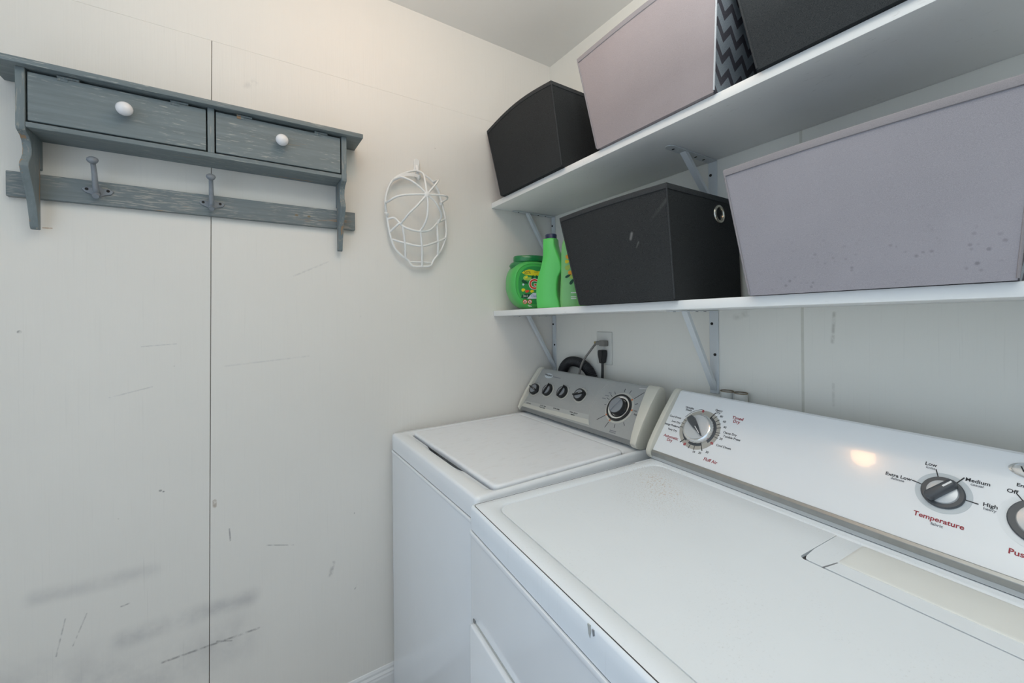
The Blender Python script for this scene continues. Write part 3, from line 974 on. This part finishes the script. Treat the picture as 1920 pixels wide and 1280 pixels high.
# tall bottle seen from its plain back, grip hollow on the right
bt = thing('detergent_bottle', 'tall plain green bottle with navy cap beside the green tub', 'bottle', (.292, -.235, lsz(.29)), math.radians(33))
ol = [(-.0505, .002), (-.0535, .03), (-.0545, .06), (-.0535, .085), (-.047, .112), (-.037, .140), (-.030, .165), (-.0255, .19), (-.0245, .215), (-.024, .2515)]
orr = [(.0175, .2515), (.019, .232), (.024, .212), (.034, .188), (.043, .165), (.048, .146), (.044, .130), (.033, .112), (.028, .088), (.027, .065), (.030, .040), (.036, .020), (.041, .002)]
cen = (-.006, .10)
outl = list(reversed(ol)) + list(reversed(orr))
def sh(s, y):
    return [(cen[0] + (x - cen[0]) * (1 - (1 - s) * .55), y, cen[1] + (z - cen[1]) * (1 - (1 - s) * .25) if z > .2 or z > .01 else z) for x, z in outl]
ysc = [(-.033, .72), (-.031, .86), (-.025, .95), (-.012, 1.), (.012, 1.), (.025, .95), (.031, .86), (.033, .72)]
obj('bottle_body', loops([sh(s, y) for y, s in ysc]), M_GREEN2, bt, 70)
obj('neck', lathe([(.0225, .236), (.0215, .252), (.0200, .2525)], 28, center=(-.003, 0, 0)), M_GREEN2, bt, 50)
obj('cap', lathe([(.0185, .2505), (.0205, .2515), (.0208, .266), (.0195, .268), (.001, .268)], 28, center=(-.003, 0, 0)), M_NAVY, bt, 40)

b3 = thing('detergent_bottle', 'pale green printed bottle squeezed between the navy capped bottle and the black bin', 'bottle', (.395, -.215, lsz(.395)), math.radians(51))
o3 = [(-.052, .002), (-.054, .03), (-.052, .07), (-.050, .11), (-.049, .15), (-.048, .19), (-.045, .220), (-.036, .242), (-.015, .250), (.015, .250), (.036, .242), (.045, .220), (.048, .19), (.049, .15), (.050, .11), (.052, .07), (.054, .03), (.052, .002)]
obj('bottle_body', loops([[(x * s, y, (z - .1) * (.5 + .5 * s) + .1 if z > .01 else z) for x, z in o3] for y, s in ((-.028, .86), (-.024, .95), (-.012, 1), (.012, 1), (.024, .95), (.028, .86))]), M_GREEN3, b3, 60)
obj('cap', lathe([(.014, .240), (.014, .266), (.012, .268), (.001, .268)], 24), M_GREEND, b3, 40)
F3 = -.0284
for (x, z, l, w, a, mt) in ((-.026, .172, .009, .007, .4, M_ORANGEP), (-.030, .155, .007, .006, .2, M_YELLOW), (-.028, .135, .010, .008, .9, M_LIME), (-.018, .117, .009, .008, .3, M_ORANGEP), (-.027, .106, .011, .004, .5, M_GREENDD), (-.014, .103, .008, .006, .2, M_LIME), (-.015, .086, .011, .005, 1.0, M_GREENDD), (-.024, .19, .006, .005, .2, M_REDP)):
    leaf(x, z, l, w, a, mt, b3, F3, .0005)
tl_text('Gain', -.020, .195, .020, M_REDP, .0010, .0004, b3, F3, .2)
for i, z in enumerate((.048, .034, .028)):
    obj('fine_print', box((-.018, F3 - .0004, z), (.0, F3 + .0004, z + .0025)), M_WHITEINK, b3, 0)

# ================================================================== OUTLET, PLUGS, HOSE
oc = thing('outlet_plate', 'white wall outlet plate above the washer console', 'outlet', (.323, 0, 1.2085))
obj('cover_plate', box((-.039, -.0058, -.0625), (.039, -.0004, .0625), .0022, 2), M_PLATE, oc)
for z in (.020, -.020):
    rf = prism(rrect(-.0165, .0165, z - .0145, z + .0145, .009, 5), 'y', -.0068, -.0056)
    f = obj('receptacle', rf, M_PLATE, oc, 0)
    for x in (-.0064, .0064):
        obj('slot', box((x - .0011, -.0071, z - .002), (x + .0011, -.0066, z + .007)), M_HOLE, f, 0)
    obj('ground_hole', xf(lathe([(.0024, 0), (.0024, .0004), (.0003, .0004)], 10), Matrix.Translation((0, -.0067, z - .008)) @ Matrix.Rotation(math.radians(90), 4, 'X')), M_HOLE, f, 0)
obj('screw', xf(lathe([(.003, 0), (.003, .0009), (.0004, .0009)], 12), Matrix.Translation((0, -.0058, 0)) @ Matrix.Rotation(math.radians(90), 4, 'X')), M_STEEL_W, oc)
p1 = thing('power_plug', 'flat grey right-angle plug in the upper socket of the outlet', 'plug', (.334, -.0072, 1.2285))
obj('plug_body', box((-.014, -.024, -.011), (.014, -.0003, .011), .003, 2), M_GREYCORD, p1)
obj('strain_relief', box((-.034, -.021, -.008), (-.013, -.006, .007), .003, 2), M_GREYCORD, p1)
obj('cord', tube(catmull([(-.033, -.0145, -.001), (-.043, -.018, -.010), (-.056, -.030, -.034), (-.075, -.0425, -.066), (-.094, -.0435, -.100), (-.110, -.0435, -.150)], 6), .0042, 10), M_GREYCORD, p1, 60)
obj('cord_tag', box((-.047, -.018, -.0055), (-.036, -.010, .0055), .002, 1), M_TAG, p1)
p2 = thing('power_plug', 'black plug with a straight cord in the lower socket of the outlet', 'plug', (.330, -.0072, 1.1885))
tp = [[(x * w, -.0003 - d * .030 if False else y, z) for x, y in ((-1, -.028), (1, -.028), (1, -.0003), (-1, -.0003))] for w, z in ((.012, .014), (.0135, .008), (.0135, -.006), (.009, -.022), (.0062, -.036))]
bmx = loops(tp)
bmesh.ops.recalc_face_normals(bmx, faces=bmx.faces)
bmesh.ops.bevel(bmx, geom=list(bmx.edges), offset=.0022, segments=2, affect='EDGES')
obj('plug_body', bmx, M_RUBBER, p2, 50)
obj('cord', tube(catmull([(0, -.0145, -.030), (0, -.0145, -.06), (-.001, -.0145, -.10), (-.002, -.0145, -.16)], 4), .0052, 10), M_RUBBER, p2, 60)
# corrugated drain hose looping up behind the console
hc = catmull([(.092, -.0245, 1.02), (.092, -.0245, 1.06), (.104, -.0245, 1.108), (.138, -.0245, 1.1385), (.185, -.0245, 1.1445), (.235, -.0245, 1.132), (.272, -.0245, 1.100), (.287, -.0245, 1.055), (.290, -.0245, 1.02)], 14)
NH = len(hc)
fine = []
for i in range(NH - 1):
    for k in range(3):
        fine.append(hc[i].lerp(hc[i + 1], k / 3))
tag(obj('drain_hose', tube(fine, lambda t: .0190 + .0021 * math.sin(t * (len(fine) - 1) * 2 * math.pi / 6), 18), M_RUBBER, smooth=70), 'black corrugated drain hose looping up behind the washer console', 'hose')

# ================================================================== WASHER
WX0, WY0, WZ = .017, -.742, .930
wash = thing('washing_machine', 'white top-loading washing machine with grey dial console in the corner', 'washing machine', (WX0, WY0, 0))
WW, WD = .622, .682
bm = prism(rrect(.001, WW - .001, -.0012, WD, .012, 5), 'z', .012, .8655)
obj('cabinet', bm, M_ENAMEL, wash)
lip = prism(rrect(.0005, WW - .0005, -.0032, WD, .012, 5), 'z', .8640, .8732, .0016, 2)
obj('cabinet_lip', lip, M_ENAMEL, wash)
obj('lip_gap', prism(rrect(.003, WW - .003, .0012, WD - .01, .012, 5), 'z', .8710, .8770), M_LIPGAP, wash, 0)
for x in (.05, WW - .05):
    for y in (.05, WD - .06):
        obj('foot', lathe([(.018, 0), (.018, .008), (.01, .013)], 16, center=(x, y, 0)), M_RUBBER, wash)
# moulded top: rounded shoulder, shallow crease round the lid, open well under it with a finger scoop in front
NE = 28
def scoop(x):
    t = (x - .205) / .245
    return -.019 * math.sin(math.pi * t) ** .8 if 0 < t < 1 else 0.
def ol_(e, r):
    return rrect(e, WW - e, e, WD + .0, r, 6, NE)
lw = [at_z(ol_(.0, .012), .876), at_z(ol_(-.0004, .012), .900), at_z(ol_(0, .012), .922), at_z(ol_(.002, .011), .9272), at_z(ol_(.0065, .010), .930),
      at_z(rrect(.033, .612, .038, .528, .030, 6, NE), .9302), at_z(rrect(.037, .608, .042, .524, .028, 6, NE), .9282),
      at_z(rrect(.045, .6035, .0550, .516, .022, 6, NE, scoop), .9245), at_z(rrect(.046, .6025, .0565, .515, .021, 6, NE, scoop), .9205),
      at_z(rrect(.047, .6015, .0585, .514, .020, 6, NE, lambda x: scoop(x) * .55), .890)]
obj('top_panel', loops(lw, cap0=True, cap1=True), M_ENAMEL, wash, 45)
lidl = [at_z(rrect(.051, .599, .0630, .5105, .017, 6, 6), .918), at_z(rrect(.0498, .6, .0615, .5115, .018, 6, 6), .926), at_z(rrect(.0498, .6, .0615, .5115, .018, 6, 6), .9305),
        at_z(rrect(.0525, .5975, .0640, .509, .017, 6, 6), .9335), at_z(rrect(.058, .592, .0695, .504, .014, 6, 6), .9345), at_z(rrect(.064, .586, .0755, .498, .012, 6, 6), .9340)]
obj('lid', loops(lidl), M_LID, wash, 50)
# console
cb = [(.560, .9315), (.545, .9365), (.540, .950), (.600, 1.036), (.651, 1.104), (.664, 1.109), (.680, 1.105), (.682, 1.092), (.682, .9315)]
WF = Face((0, .547, .945), (0, .657, 1.103))
body = [(.566, .9315), (.549, .942), (.549, .9475), (.6575, 1.1035), (.664, 1.106), (.672, 1.102), (.680, 1.092), (.680, .9315)]
obj('console_body', prism(body, 'x', .012, WW - .006), M_GREYF, wash, 30)
def endcap(name, x0, x1, xt0, xt1, par, out):
    """end cap whose inner side leans from bottom to top"""
    ls = []
    zlo, zhi = out[0][1], max(p[1] for p in out)
    def row(a, at):
        return [((a + (at - a) * (p[1] - zlo) / (zhi - zlo)), p[0], p[1]) for p in out]
    bm = loops([row(x0, xt0), row(x1, xt1)])
    bmesh.ops.recalc_face_normals(bm, faces=bm.faces)
    bmesh.ops.bevel(bm, geom=list(bm.edges), offset=.003, segments=2, profile=.5, affect='EDGES')
    return obj(name, bm, M_CREAM, par, 40)
capout = [(.560, .9312), (.541, .9400), (.535, .9515), (.546, .974), (.573, 1.016), (.606, 1.060), (.644, 1.104), (.656, 1.111), (.665, 1.1105), (.674, 1.107), (.682, 1.098), (.682, .9312)]
endcap('end_cap', .000, .010, .000, .021, wash, capout)
endcap('end_cap', .603, WW, .578, WW, wash, capout)
# printed film on the sloping face
def quad(a, b, c, d):
    return [a, b, c, d]
S0, S1 = -.004, .190
WF.put('console_film', prism([(.009, .010), (.602, .010), (.5775, S1), (.020, S1)], 'z', .0002, .0014), M_GREYF, wash, 0)
WF.put('lower_band', prism([(.009, S0), (.603, S0), (.602, .011), (.009, .0098)], 'z', .0002, .0016), M_GREYD, wash, 0)
cA = (.503, .098)
arc_r = .124
def arc_x(s):
    return cA[0] - math.sqrt(arc_r ** 2 - (s - cA[1]) ** 2)
def strip(sl0, sl1, sr0, sr1, x0, off, mat, name):
    pts = [(x0, sl0)]
    n = 8
    pts += [(arc_x(sr0), sr0)]
    for k in range(1, n + 1):
        s = sr0 + (sr1 - sr0) * k / n
        pts.append((arc_x(s), s))
    pts.append((x0 + (sl1 - sl0) * .08, sl1))
    WF.put(name, prism(pts, 'z', .0012, off), mat, wash, 0)
strip(.0245, .0360, .036, .053, .0115, .0018, M_GREYL, 'label_band')
strip(.0112, .0245, .0185, .036, .0095, .0019, M_STRIPC, 'pale_band')
WF.put('dial_outline', annulus(cA, arc_r - .0009, arc_r + .0009, .0012, .0020, math.radians(140), math.radians(222), 160), M_GREYL, wash, 0)
WF.put('scratch', prism([(.545, .182), (.575, .186), (.575, .1868), (.545, .183)], 'z', .0012, .0019), M_WHITEINK, wash, 0)
# badge
bdg = WF.put('badge', xf(lathe([(.026, .0012), (.026, .0028), (.023, .0036), (.0005, .0040)], 32, sy=.44), Matrix.Translation((.083, .1665, 0))), M_RINGL, wash, 40)
WF.text('Whirlpool', .083, .168, .0105, M_INK, wash, .0043)
WF.put('fine_print', box((.112, .1645, .0012), (.158, .1675, .0019)), M_INKG, wash, 0)
def knob_small(x, s, ang, r=.0240):
    k = WF.put('dial_ring', annulus((x, s), .018, .0295, .0012, .0022, n=40), M_STRIPC, wash, 0)
    bd = []
    n = 40
    for rr, h in ((1., .0012), (1.02, .004), (1., .012), (.93, .0148)):
        l = []
        for q in range(n):
            a = 2 * math.pi * q / n
            d_ = (a + math.pi) % (2 * math.pi) - math.pi
            e = r * rr * (1 + .16 * max(0, 1 - abs(d_) / .55))
            l.append((e * math.cos(a), e * math.sin(a), h))
        bd.append(l)
    T_ = Matrix.Translation((x, s, 0)) @ Matrix.Rotation(ang, 4, 'Z')
    kb = WF.put('knob', xf(loops(bd), T_), M_BLACK, wash, 40)
    fc = lathe([(r * .76, .0145), (r * .74, .0154), (.0005, .0150)], 32)
    WF.put('knob_face', xf(fc, T_), M_KNOBF, kb, 30)
    gr = prism([(-r * .98, -.0028), (r * .7, -.0036), (r * 1.14, 0), (r * .7, .0036), (-r * .98, .0028)], 'z', .012, .0225, .0014, 2)
    WF.put('grip', xf(gr, T_), M_BLACK, kb, 40)
    WF.put('pointer', xf(box((.006, -.0008, .0224), (r * .98, .0008, .0229)), T_), M_GREYL, kb, 0)
    for j in range(6):
        a = math.radians(20 + 28 * j)
        WF.put('tick', xf(box((-.0004, -.002, .0012), (.0004, .002, .0019)), Matrix.Translation((x + .0335 * math.cos(a), s + .0335 * math.sin(a), 0)) @ Matrix.Rotation(a - math.pi / 2, 4, 'Z')), M_INKG, wash, 0)
for x, s, a in ((.041, .094, -.25), (.123, .103, 1.42), (.211, .109, 1.36), (.306, .114, .35)):
    knob_small(x, s, a)
for x, s, t1, t2 in ((.045, .030, 'LOAD SIZE', None), (.137, .036, 'WATER TEMP', 'WASH / RINSE'), (.218, .040, 'EXTRA RINSE', None), (.313, .044, 'FABRIC SELECT', 'agitation')):
    WF.text(t1, x, s, .0062, M_INK, wash, .0023)
    if t2:
        WF.text(t2, x, s - .0075, .0058, M_INK, wash, .0024)
dc = (.500, .103)
WF.put('dial_ring', annulus(dc, .044, .0545, .0012, .0022, n=56), M_STRIPC, wash, 0)
dk = WF.put('cycle_dial', annulus(dc, .0405, .0475, .0012, .0075, n=56), M_BLACK, wash, 40)
WF.put('dial_dish', lathe([(.041, .0015), (.0405, .0075), (.036, .0085), (.031, .0060), (.030, .0040), (.0005, .0040)], 56, center=(dc[0], dc[1], 0)), M_CHROME, dk, 40)
WF.put('dial_knob', lathe([(.0275, .004), (.0290, .008), (.0285, .0205), (.0270, .0222), (.0260, .0222)], 48, center=(dc[0], dc[1], 0)), M_BLACK, dk, 40)
WF.put('dial_face', lathe([(.0265, .0215), (.0258, .0236), (.0005, .0242)], 48, center=(dc[0], dc[1], 0)), M_KNOBF, dk, 40)
WF.put('dial_crest', xf(box((-.0245, -.0012, .0235), (.0245, .0012, .0265), .0008, 1), Matrix.Translation((dc[0], dc[1], 0)) @ Matrix.Rotation(math.radians(62), 4, 'Z')), M_KNOBF, dk, 40)
for a, l, red in ((75, .012, 0), (97, .012, 0), (132, .012, 0), (146, .013, 0), (160, .014, 0), (45, .040, 1), (24, .010, 0), (2, .012, 1), (-48, .013, 0), (-80, .012, 0), (-108, .022, 1), (-140, .034, 1), (180, .008, 0)):
    aa = math.radians(a)
    r0 = .0585
    WF.put('tick', xf(box((0, -.0008, .0012), (l, .0008, .0019)), Matrix.Translation((dc[0] + r0 * math.cos(aa), dc[1] + r0 * math.sin(aa), 0)) @ Matrix.Rotation(aa, 4, 'Z')), M_INK, wash, 0)
    if red:
        WF.put('cycle_mark', xf(box((-.003, -.0028, .0022), (.003, .0028, .0027)), Matrix.Translation((dc[0] + .0515 * math.cos(aa), dc[1] + .0515 * math.sin(aa), 0)) @ Matrix.Rotation(aa, 4, 'Z')), M_ORANGE, wash, 0)
WF.text('Super Wash', .582, .094, .0072, M_INK, wash, .0019)
for i, (x, s, w) in enumerate(((.412, .122, .016), (.418, .134, .018), (.430, .146, .012))):
    WF.put('fine_print', box((x, s, .0012), (x + w, s + .0034, .0019)), M_INKG, wash, 0)
for i, s in enumerate((.0215, .016)):
    WF.put('fine_print', box((.500, s, .0012), (.526, s + .003, .0019)), M_INKG, wash, 0)

# ================================================================== DRYER
DX0, DY0, DZ = .646, -.763, .925
dry = thing('clothes_dryer', 'white clothes dryer with white dial console standing nearest the camera', 'dryer', (DX0, DY0, 0), math.radians(-3.8))
DW, DD = .790, .690
obj('cabinet', prism(rrect(.002, DW - .002, -.0010, DD, .008, 5), 'z', .012, .8620), M_ENAMEL, dry)
obj('cabinet_lip', prism(rrect(.0012, DW - .0012, -.0032, DD, .008, 5), 'z', .8605, .8708, .0016, 2), M_ENAMEL, dry)
obj('lip_gap', prism(rrect(.003, DW - .003, .0012, DD - .01, .008, 5), 'z', .8680, .8745), M_LIPGAP, dry, 0)
for x in (.05, DW - .05):
    for y in (.05, DD - .06):
        obj('foot', lathe([(.018, 0), (.018, .008), (.01, .013)], 16, center=(x, y, 0)), M_RUBBER, dry)
# front door panel standing a little proud, with a dark notch at its upper corner
fd = obj('door', prism(rrect(.0215, .700, .10, .681, .006, 4), 'y', -.0120, -.0004, .0034, 3), M_ENAMEL, dry, 40)
obj('door_gap', prism(rrect(.0195, .7025, .0975, .684, .008, 4), 'y', -.0022, -.0004), M_GREYL, dry, 0)
obj('door_notch', xf(box((-.003, -.0034, -.002), (.007, -.0004, .0035)), Matrix.Translation((.024, 0, .683))), M_GREYD, dry, 0)
# top: rounded shoulder, flat rim, sheet set slightly down inside it
NE2 = 10
def do_(e, r):
    return rrect(e, DW - e, e, DD, r, 6, NE2)
ld = [at_z(do_(.0, .010), .8735), at_z(do_(-.0004, .010), .900), at_z(do_(0, .010), .9185), at_z(do_(.0016, .009), .9228), at_z(do_(.0052, .008), .9248), at_z(do_(.0064, .007), .9240), at_z(do_(.0078, .007), .9240), at_z(do_(.0090, .006), .9250),
      at_z(rrect(.034, DW - .034, .042, .552, .034, 6, NE2), .9250), at_z(rrect(.0375, DW - .0375, .0455, .5485, .031, 6, NE2), .9225), at_z(rrect(.041, DW - .041, .049, .545, .029, 6, NE2), .9165)]
obj('top_panel', loops(ld), M_DTOP, dry, 45)
# inset sheet, notched at the back right for the lint door
notch = []
sheet = rrect(.0395, DW - .0395, .0475, .547, .030, 6, 1)
NX, NY = .466, .411
poly = [p for p in sheet if not (p[0] > NX and p[1] > NY)]
idx = max(range(len(poly)), key=lambda i: (poly[i][0] > NX, poly[i][1]))
i0 = [i for i, p in enumerate(poly) if p[0] > NX][-1]
rr_ = .010
cor = [(NX + rr_ + rr_ * math.cos(a), NY + rr_ + rr_ * math.sin(a)) for a in [math.radians(270 - 90 * k / 6) for k in range(7)]]
poly = poly[:i0 + 1] + [(DW - .0395, NY)] + cor + [(NX, .547)] + poly[i0 + 1:]
obj('top_sheet', prism(poly, 'z', .9150, .9222), M_DTOP, dry, 0)
# lint door
lf = prism([(NX + .0040 + .008, NY + .0042), (DW - .042, NY + .0034), (DW - .042, .5455), (NX + .0008, .5455), (NX + .0010, NY + .05), (NX + .0046, NY + .016), (NX + .0075, NY + .0078)], 'z', .9174, .9219)
ldoor = obj('lint_door', lf, M_DTOP, dry, 0)
hp = rrect(.507, DW - .043, .4495, .5440, .006, 4)
hl = [at_z(hp, .9200), at_z(hp, .9226), at_z(rrect(.5085, DW - .0445, .451, .5425, .005, 4), .9238), at_z(rrect(.5125, DW - .048, .455, .539, .004, 4), .9240)]
obj('lint_door_handle', loops(hl), M_LINT, ldoor, 50)
obj('handle_notch', prism([(.4995, .4125), (.5025, .4125), (.5085, .4490), (.5065, .4490)], 'z', .9212, .92205), M_INKG, ldoor, 0)
# grime caught in the crease round the edge, front and left side
crease = [p for p in rrect(.0071, DW - .0071, .0071, DD, .007, 6, NE2)]
gr = tube([(.0071, .50, .9240), (.0071, .30, .9240), (.0071, .10, .9240), (.0071, .016, .9240), (.0092, .0092, .9240), (.016, .0071, .9240), (.2, .0071, .9240), (.45, .0071, .9240), (DW - .012, .0071, .9240)], .00085, 6)
obj('edge_grime', gr, M_GAPD, dry, 0)
obj('chip', prism([(.399, .9205), (.4045, .9215), (.4065, .915), (.4045, .904), (.4015, .908)], 'y', -.0010, .0006), M_GREYL, dry, 0)
obj('chip', prism([(.4085, .919), (.4125, .9195), (.4135, .913), (.4105, .9105)], 'y', -.0010, .0006), M_INKG, dry, 0)
obj('lint_slot', prism([(NX - .0005, NY - .0005), (DW - .0415, NY - .0005), (DW - .0415, .5445), (NX - .0005, .5445)], 'z', .9160, .9172), M_GAPD, dry, 0)
# console
DF = Face((0, .575, .955), (0, .690, 1.107))
dbody = [(.580, .9262), (.569, .9262), (.5665, .9465), (.6905, 1.1070), (.697, 1.1095), (.705, 1.105), (.713, 1.092), (.713, .9262)]
obj('console_body', prism(dbody, 'x', .004, DW - .004), M_ENAMEL, dry, 30)
dcap = [(.585, .9256), (.567, .927), (.5585, .936), (.5560, .948), (.566, .970), (.590, 1.004), (.626, 1.050), (.668, 1.098), (.682, 1.111), (.693, 1.1145), (.704, 1.1115), (.715, 1.100), (.715, .9256)]
endcap('end_cap', -.006, .0085, -.006, .0105, dry, dcap)
endcap('end_cap', DW - .0085, DW + .006, DW - .0105, DW + .006, dry, dcap)
obj('trim_gap', prism([(.5690, .9249), (.5690, .9270), (.5900, .9270), (.5900, .9249)], 'x', .0095, DW - .0095), M_GAPD, dry, 0)
obj('trim_strip', prism([(.5665, .9268), (.5645, .9355), (.5705, .9365), (.5705, .9268)], 'x', .0095, DW - .0095), M_TRIMLT, dry, 0)
obj('trim_strip', prism([(.5635, .9357), (.5625, .9375), (.5625, .9475), (.5665, .9525), (.575, .9500), (.575, .9357)], 'x', .0095, DW - .0095, .0006, 1), M_TRIMMETAL, dry, 0)
fc = [(.0097, -.0035), (DW - .0097, -.0035), (DW - .012, .1905), (.0115, .1905)]
DF.put('console_film', prism(fc, 'z', -.0002, .0012), M_ENAMEL, dry, 0)
def arcs(c, r0, r1, degs, z0, z1, mat, par, name):
    for a0, a1 in degs:
        DF.put(name, annulus(c, r0, r1, z0, z1, math.radians(a0), math.radians(a1), 64), mat, par, 0)
mc = (.1185, .088)
DF.put('dial_ring', annulus(mc, .040, .0575, .0010, .0018, n=64), M_RING, dry, 0)
arcs(mc, .040, .0475, ((-38, 68), (104, 238), (252, 300)), .0016, .0024, M_DKGREY, dry, 'dial_arc')
mk = DF.put('timer_dial', lathe([(.0425, .0018), (.0425, .0060), (.0405, .0135), (.0370, .0165), (.0345, .0168)], 56, center=(mc[0], mc[1], 0)), M_CHROME, dry, 40)
DF.put('dial_face', lathe([(.0350, .0160), (.0342, .0176), (.0300, .0186), (.0005, .0190)], 56, center=(mc[0], mc[1], 0)), M_SILVERW, mk, 40)
gt = prism([(-.0335, -.0080), (-.022, -.0105), (.0, -.0075), (.026, -.0022), (.0335, -.0008), (.0335, .0008), (.026, .0022), (.0, .0075), (-.022, .0105), (-.0335, .0080)], 'z', .0175, .0275, .002, 2)
TG = Matrix.Translation((mc[0], mc[1], 0)) @ Matrix.Rotation(math.radians(-40), 4, 'Z')
DF.put('grip', xf(gt, TG), M_DKGREY, mk, 40)
DF.put('pointer', xf(box((.004, -.0009, .0274), (.028, .0009, .0280)), TG), M_WHITEINK, mk, 0)
def tick(c, r0, r1, deg, w, mat, par, off=.0019):
    a = math.radians(deg)
    DF.put('tick', xf(box((r0, -w, .0012), (r1, w, off + .0005)), Matrix.Translation((c[0], c[1], 0)) @ Matrix.Rotation(a, 4, 'Z')), mat, par, 0)
for dg in (66, 232, 300):
    tick(mc, .043, .0625, dg, .0009, M_INK, dry)
for dg in (56, 43, 31, 20, 5, -2, -10, 163, 174, 186, 262, 278):
    tick(mc, .048, .059, dg, .0006, M_INK, dry)
DF.put('arc_line', annulus(mc, .0605, .0615, .0010, .0017, math.radians(104), math.radians(155), 90), M_INK, dry, 0)
for dg in (101, -29, 246):
    a = math.radians(dg)
    bm = annulus((0, 0), .0016, .0034, .0018, .0028, n=16)
    xf(bm, Matrix.Diagonal((1.25, .9, 1, 1)))
    DF.put('cycle_mark', xf(bm, Matrix.Translation((mc[0] + .0555 * math.cos(a), mc[1] + .0555 * math.sin(a), 0)) @ Matrix.Rotation(a, 4, 'Z')), M_REDMARK, dry, 0)
T = DF.text
sz = .0082
T('Wrinkle\nShield', .064, .140, sz, M_INK, dry, .0016)
T('Cool Down', .033, .1065, sz, M_INK, dry, .0016)
T('Low Dry', .042, .092, sz, M_INK, dry, .0016)
T('Energy Preferred', .0345, .0795, sz, M_INK, dry, .0016)
T('Very Dry', .042, .0665, sz, M_INK, dry, .0016)
T('Automatic\nDry', .047, .040, .0115, M_RED, dry, .0016)
T('Heavy\nDry', .150, .151, sz, M_INK, dry, .0016)
for s_, x, y in (('80', .163, .139), ('60', .176, .127), ('40', .183, .112), ('20', .185, .079), ('10', .129, .0245), ('20', .146, .0265), ('30', .164, .0345)):
    T(s_, x, y, sz, M_INK, dry, .0016)
T('Damp Dry', .202, .0985, sz, M_INK, dry, .0016)
T('Tumble Press', .210, .0885, sz, M_INK, dry, .0016)
T('Cool Down', .199, .0605, sz, M_INK, dry, .0016)
T('Timed\nDry', .206, .139, .0115, M_RED, dry, .0016)
T('Fluff Air', .181, .0155, .0115, M_RED, dry, .0016)
# temperature knob
tc_ = (.589, .092)
def small_dial(c, ringmat, name, rr, rd, ang):
    DF.put('dial_ring', annulus(c, rd * .9, rr, .0010, .0017, n=48), ringmat, dry, 0)
    k = DF.put(name, lathe([(rd, .0010), (rd, .0045), (rd - .0015, .0060), (.0005, .0060)], 48, center=(c[0], c[1], 0)), M_DKGREY, dry, 40)
    TT = Matrix.Translation((c[0], c[1], 0)) @ Matrix.Rotation(ang, 4, 'Z')
    DF.put('knob_face', xf(lathe([(rd * .74, .0058), (rd * .70, .0085), (rd * .5, .0098), (.0005, .0100)], 40), TT), M_SILVERW, k, 40)
    g_ = prism([(-rd * .82, -.0072), (rd * .74, -.0066), (rd * .94, 0), (rd * .74, .0066), (-rd * .82, .0072), (-rd * .92, 0)], 'z', .0058, .0235, .0036, 3)
    DF.put('grip', xf(g_, TT), M_DKGREY, k, 40)
    DF.put('pointer', xf(box((rd * .20, -.0013, .0233), (rd * .74, .0013, .0239)), TT), M_WHITEINK, k, 0)
    return k
small_dial(tc_, M_RINGL, 'temperature_dial', .0355, .0275, math.radians(52))
for dg in (110, 168, 60, -4):
    tick(tc_, .0265, .0420, dg, .0007, M_INK, dry)
T('Low', .567, .1385, .0088, M_INK, dry, .0016); T('knits', .5675, .1318, .0062, M_INKG, dry, .0016)
T('Extra Low', .5285, .1010, .0088, M_INK, dry, .0016); T('delicate', .5285, .0945, .0062, M_INKG, dry, .0016)
T('Medium', .6255, .1265, .0088, M_INK, dry, .0016); T('casual', .6255, .120, .0062, M_INKG, dry, .0016)
T('High', .6435, .0915, .0088, M_INK, dry, .0016); T('heavy', .6435, .0848, .0062, M_INKG, dry, .0016)
T('Temperature', .590, .0435, .0115, M_RED, dry, .0016); T('fabric', .590, .0345, .0068, M_INKG, dry, .0016)
small_dial((.697, .085), M_RINGW, 'start_dial', .0445, .0355, math.radians(80))
tick((.697, .085), .034, .0475, 128, .0007, M_INK, dry)
T('Off', .663, .1245, .0088, M_INK, dry, .0016)
T('End', .672, .1375, .0080, M_INK, dry, .0016)
T('Push to Start', .6985, .0305, .0115, M_RED, dry, .0016)
bdg2 = DF.put('badge', xf(lathe([(.0375, .0010), (.0375, .0034), (.0345, .0042), (.0335, .0030)], 48, cap1=False, sy=.40), Matrix.Translation((.6925, .164, 0))), M_CHROME, dry, 40)
DF.put('badge_face', xf(lathe([(.0340, .0026), (.030, .0034), (.0005, .0040)], 48, sy=.39), Matrix.Translation((.6925, .164, 0))), M_SATIN, bdg2, 40)
T('Whirlpool', .694, .164, .0125, M_INK, dry, .0042)

# clear cups behind the dryer console
cu_ = thing('clear_caps', 'two joined small cloudy clear plastic caps behind the dryer console', 'plastic caps', (.838, -.026, 1.062))
for x in (-.021, .018):
    obj('cup', lathe([(.0135, 0), (.0170, .002), (.0175, .056), (.0165, .056), (.0155, .003), (.0005, .003)], 24, center=(x, 0, 0)), M_CLEAR, cu_, 40)
    obj('dirty_rim', lathe([(.0163, .0555), (.0178, .0562), (.0178, .0588), (.0163, .0588)], 24, center=(x, 0, 0), cap0=False, cap1=False), M_CLEARRIM, cu_, 40)
obj('web', box((-.006, -.002, .03), (.003, .002, .055)), M_CLEAR, cu_, 0)
obj('holder', box((-.05, -.002, -.004), (.05, .0255, .0), .001, 1), M_STEEL_W, cu_, 0)
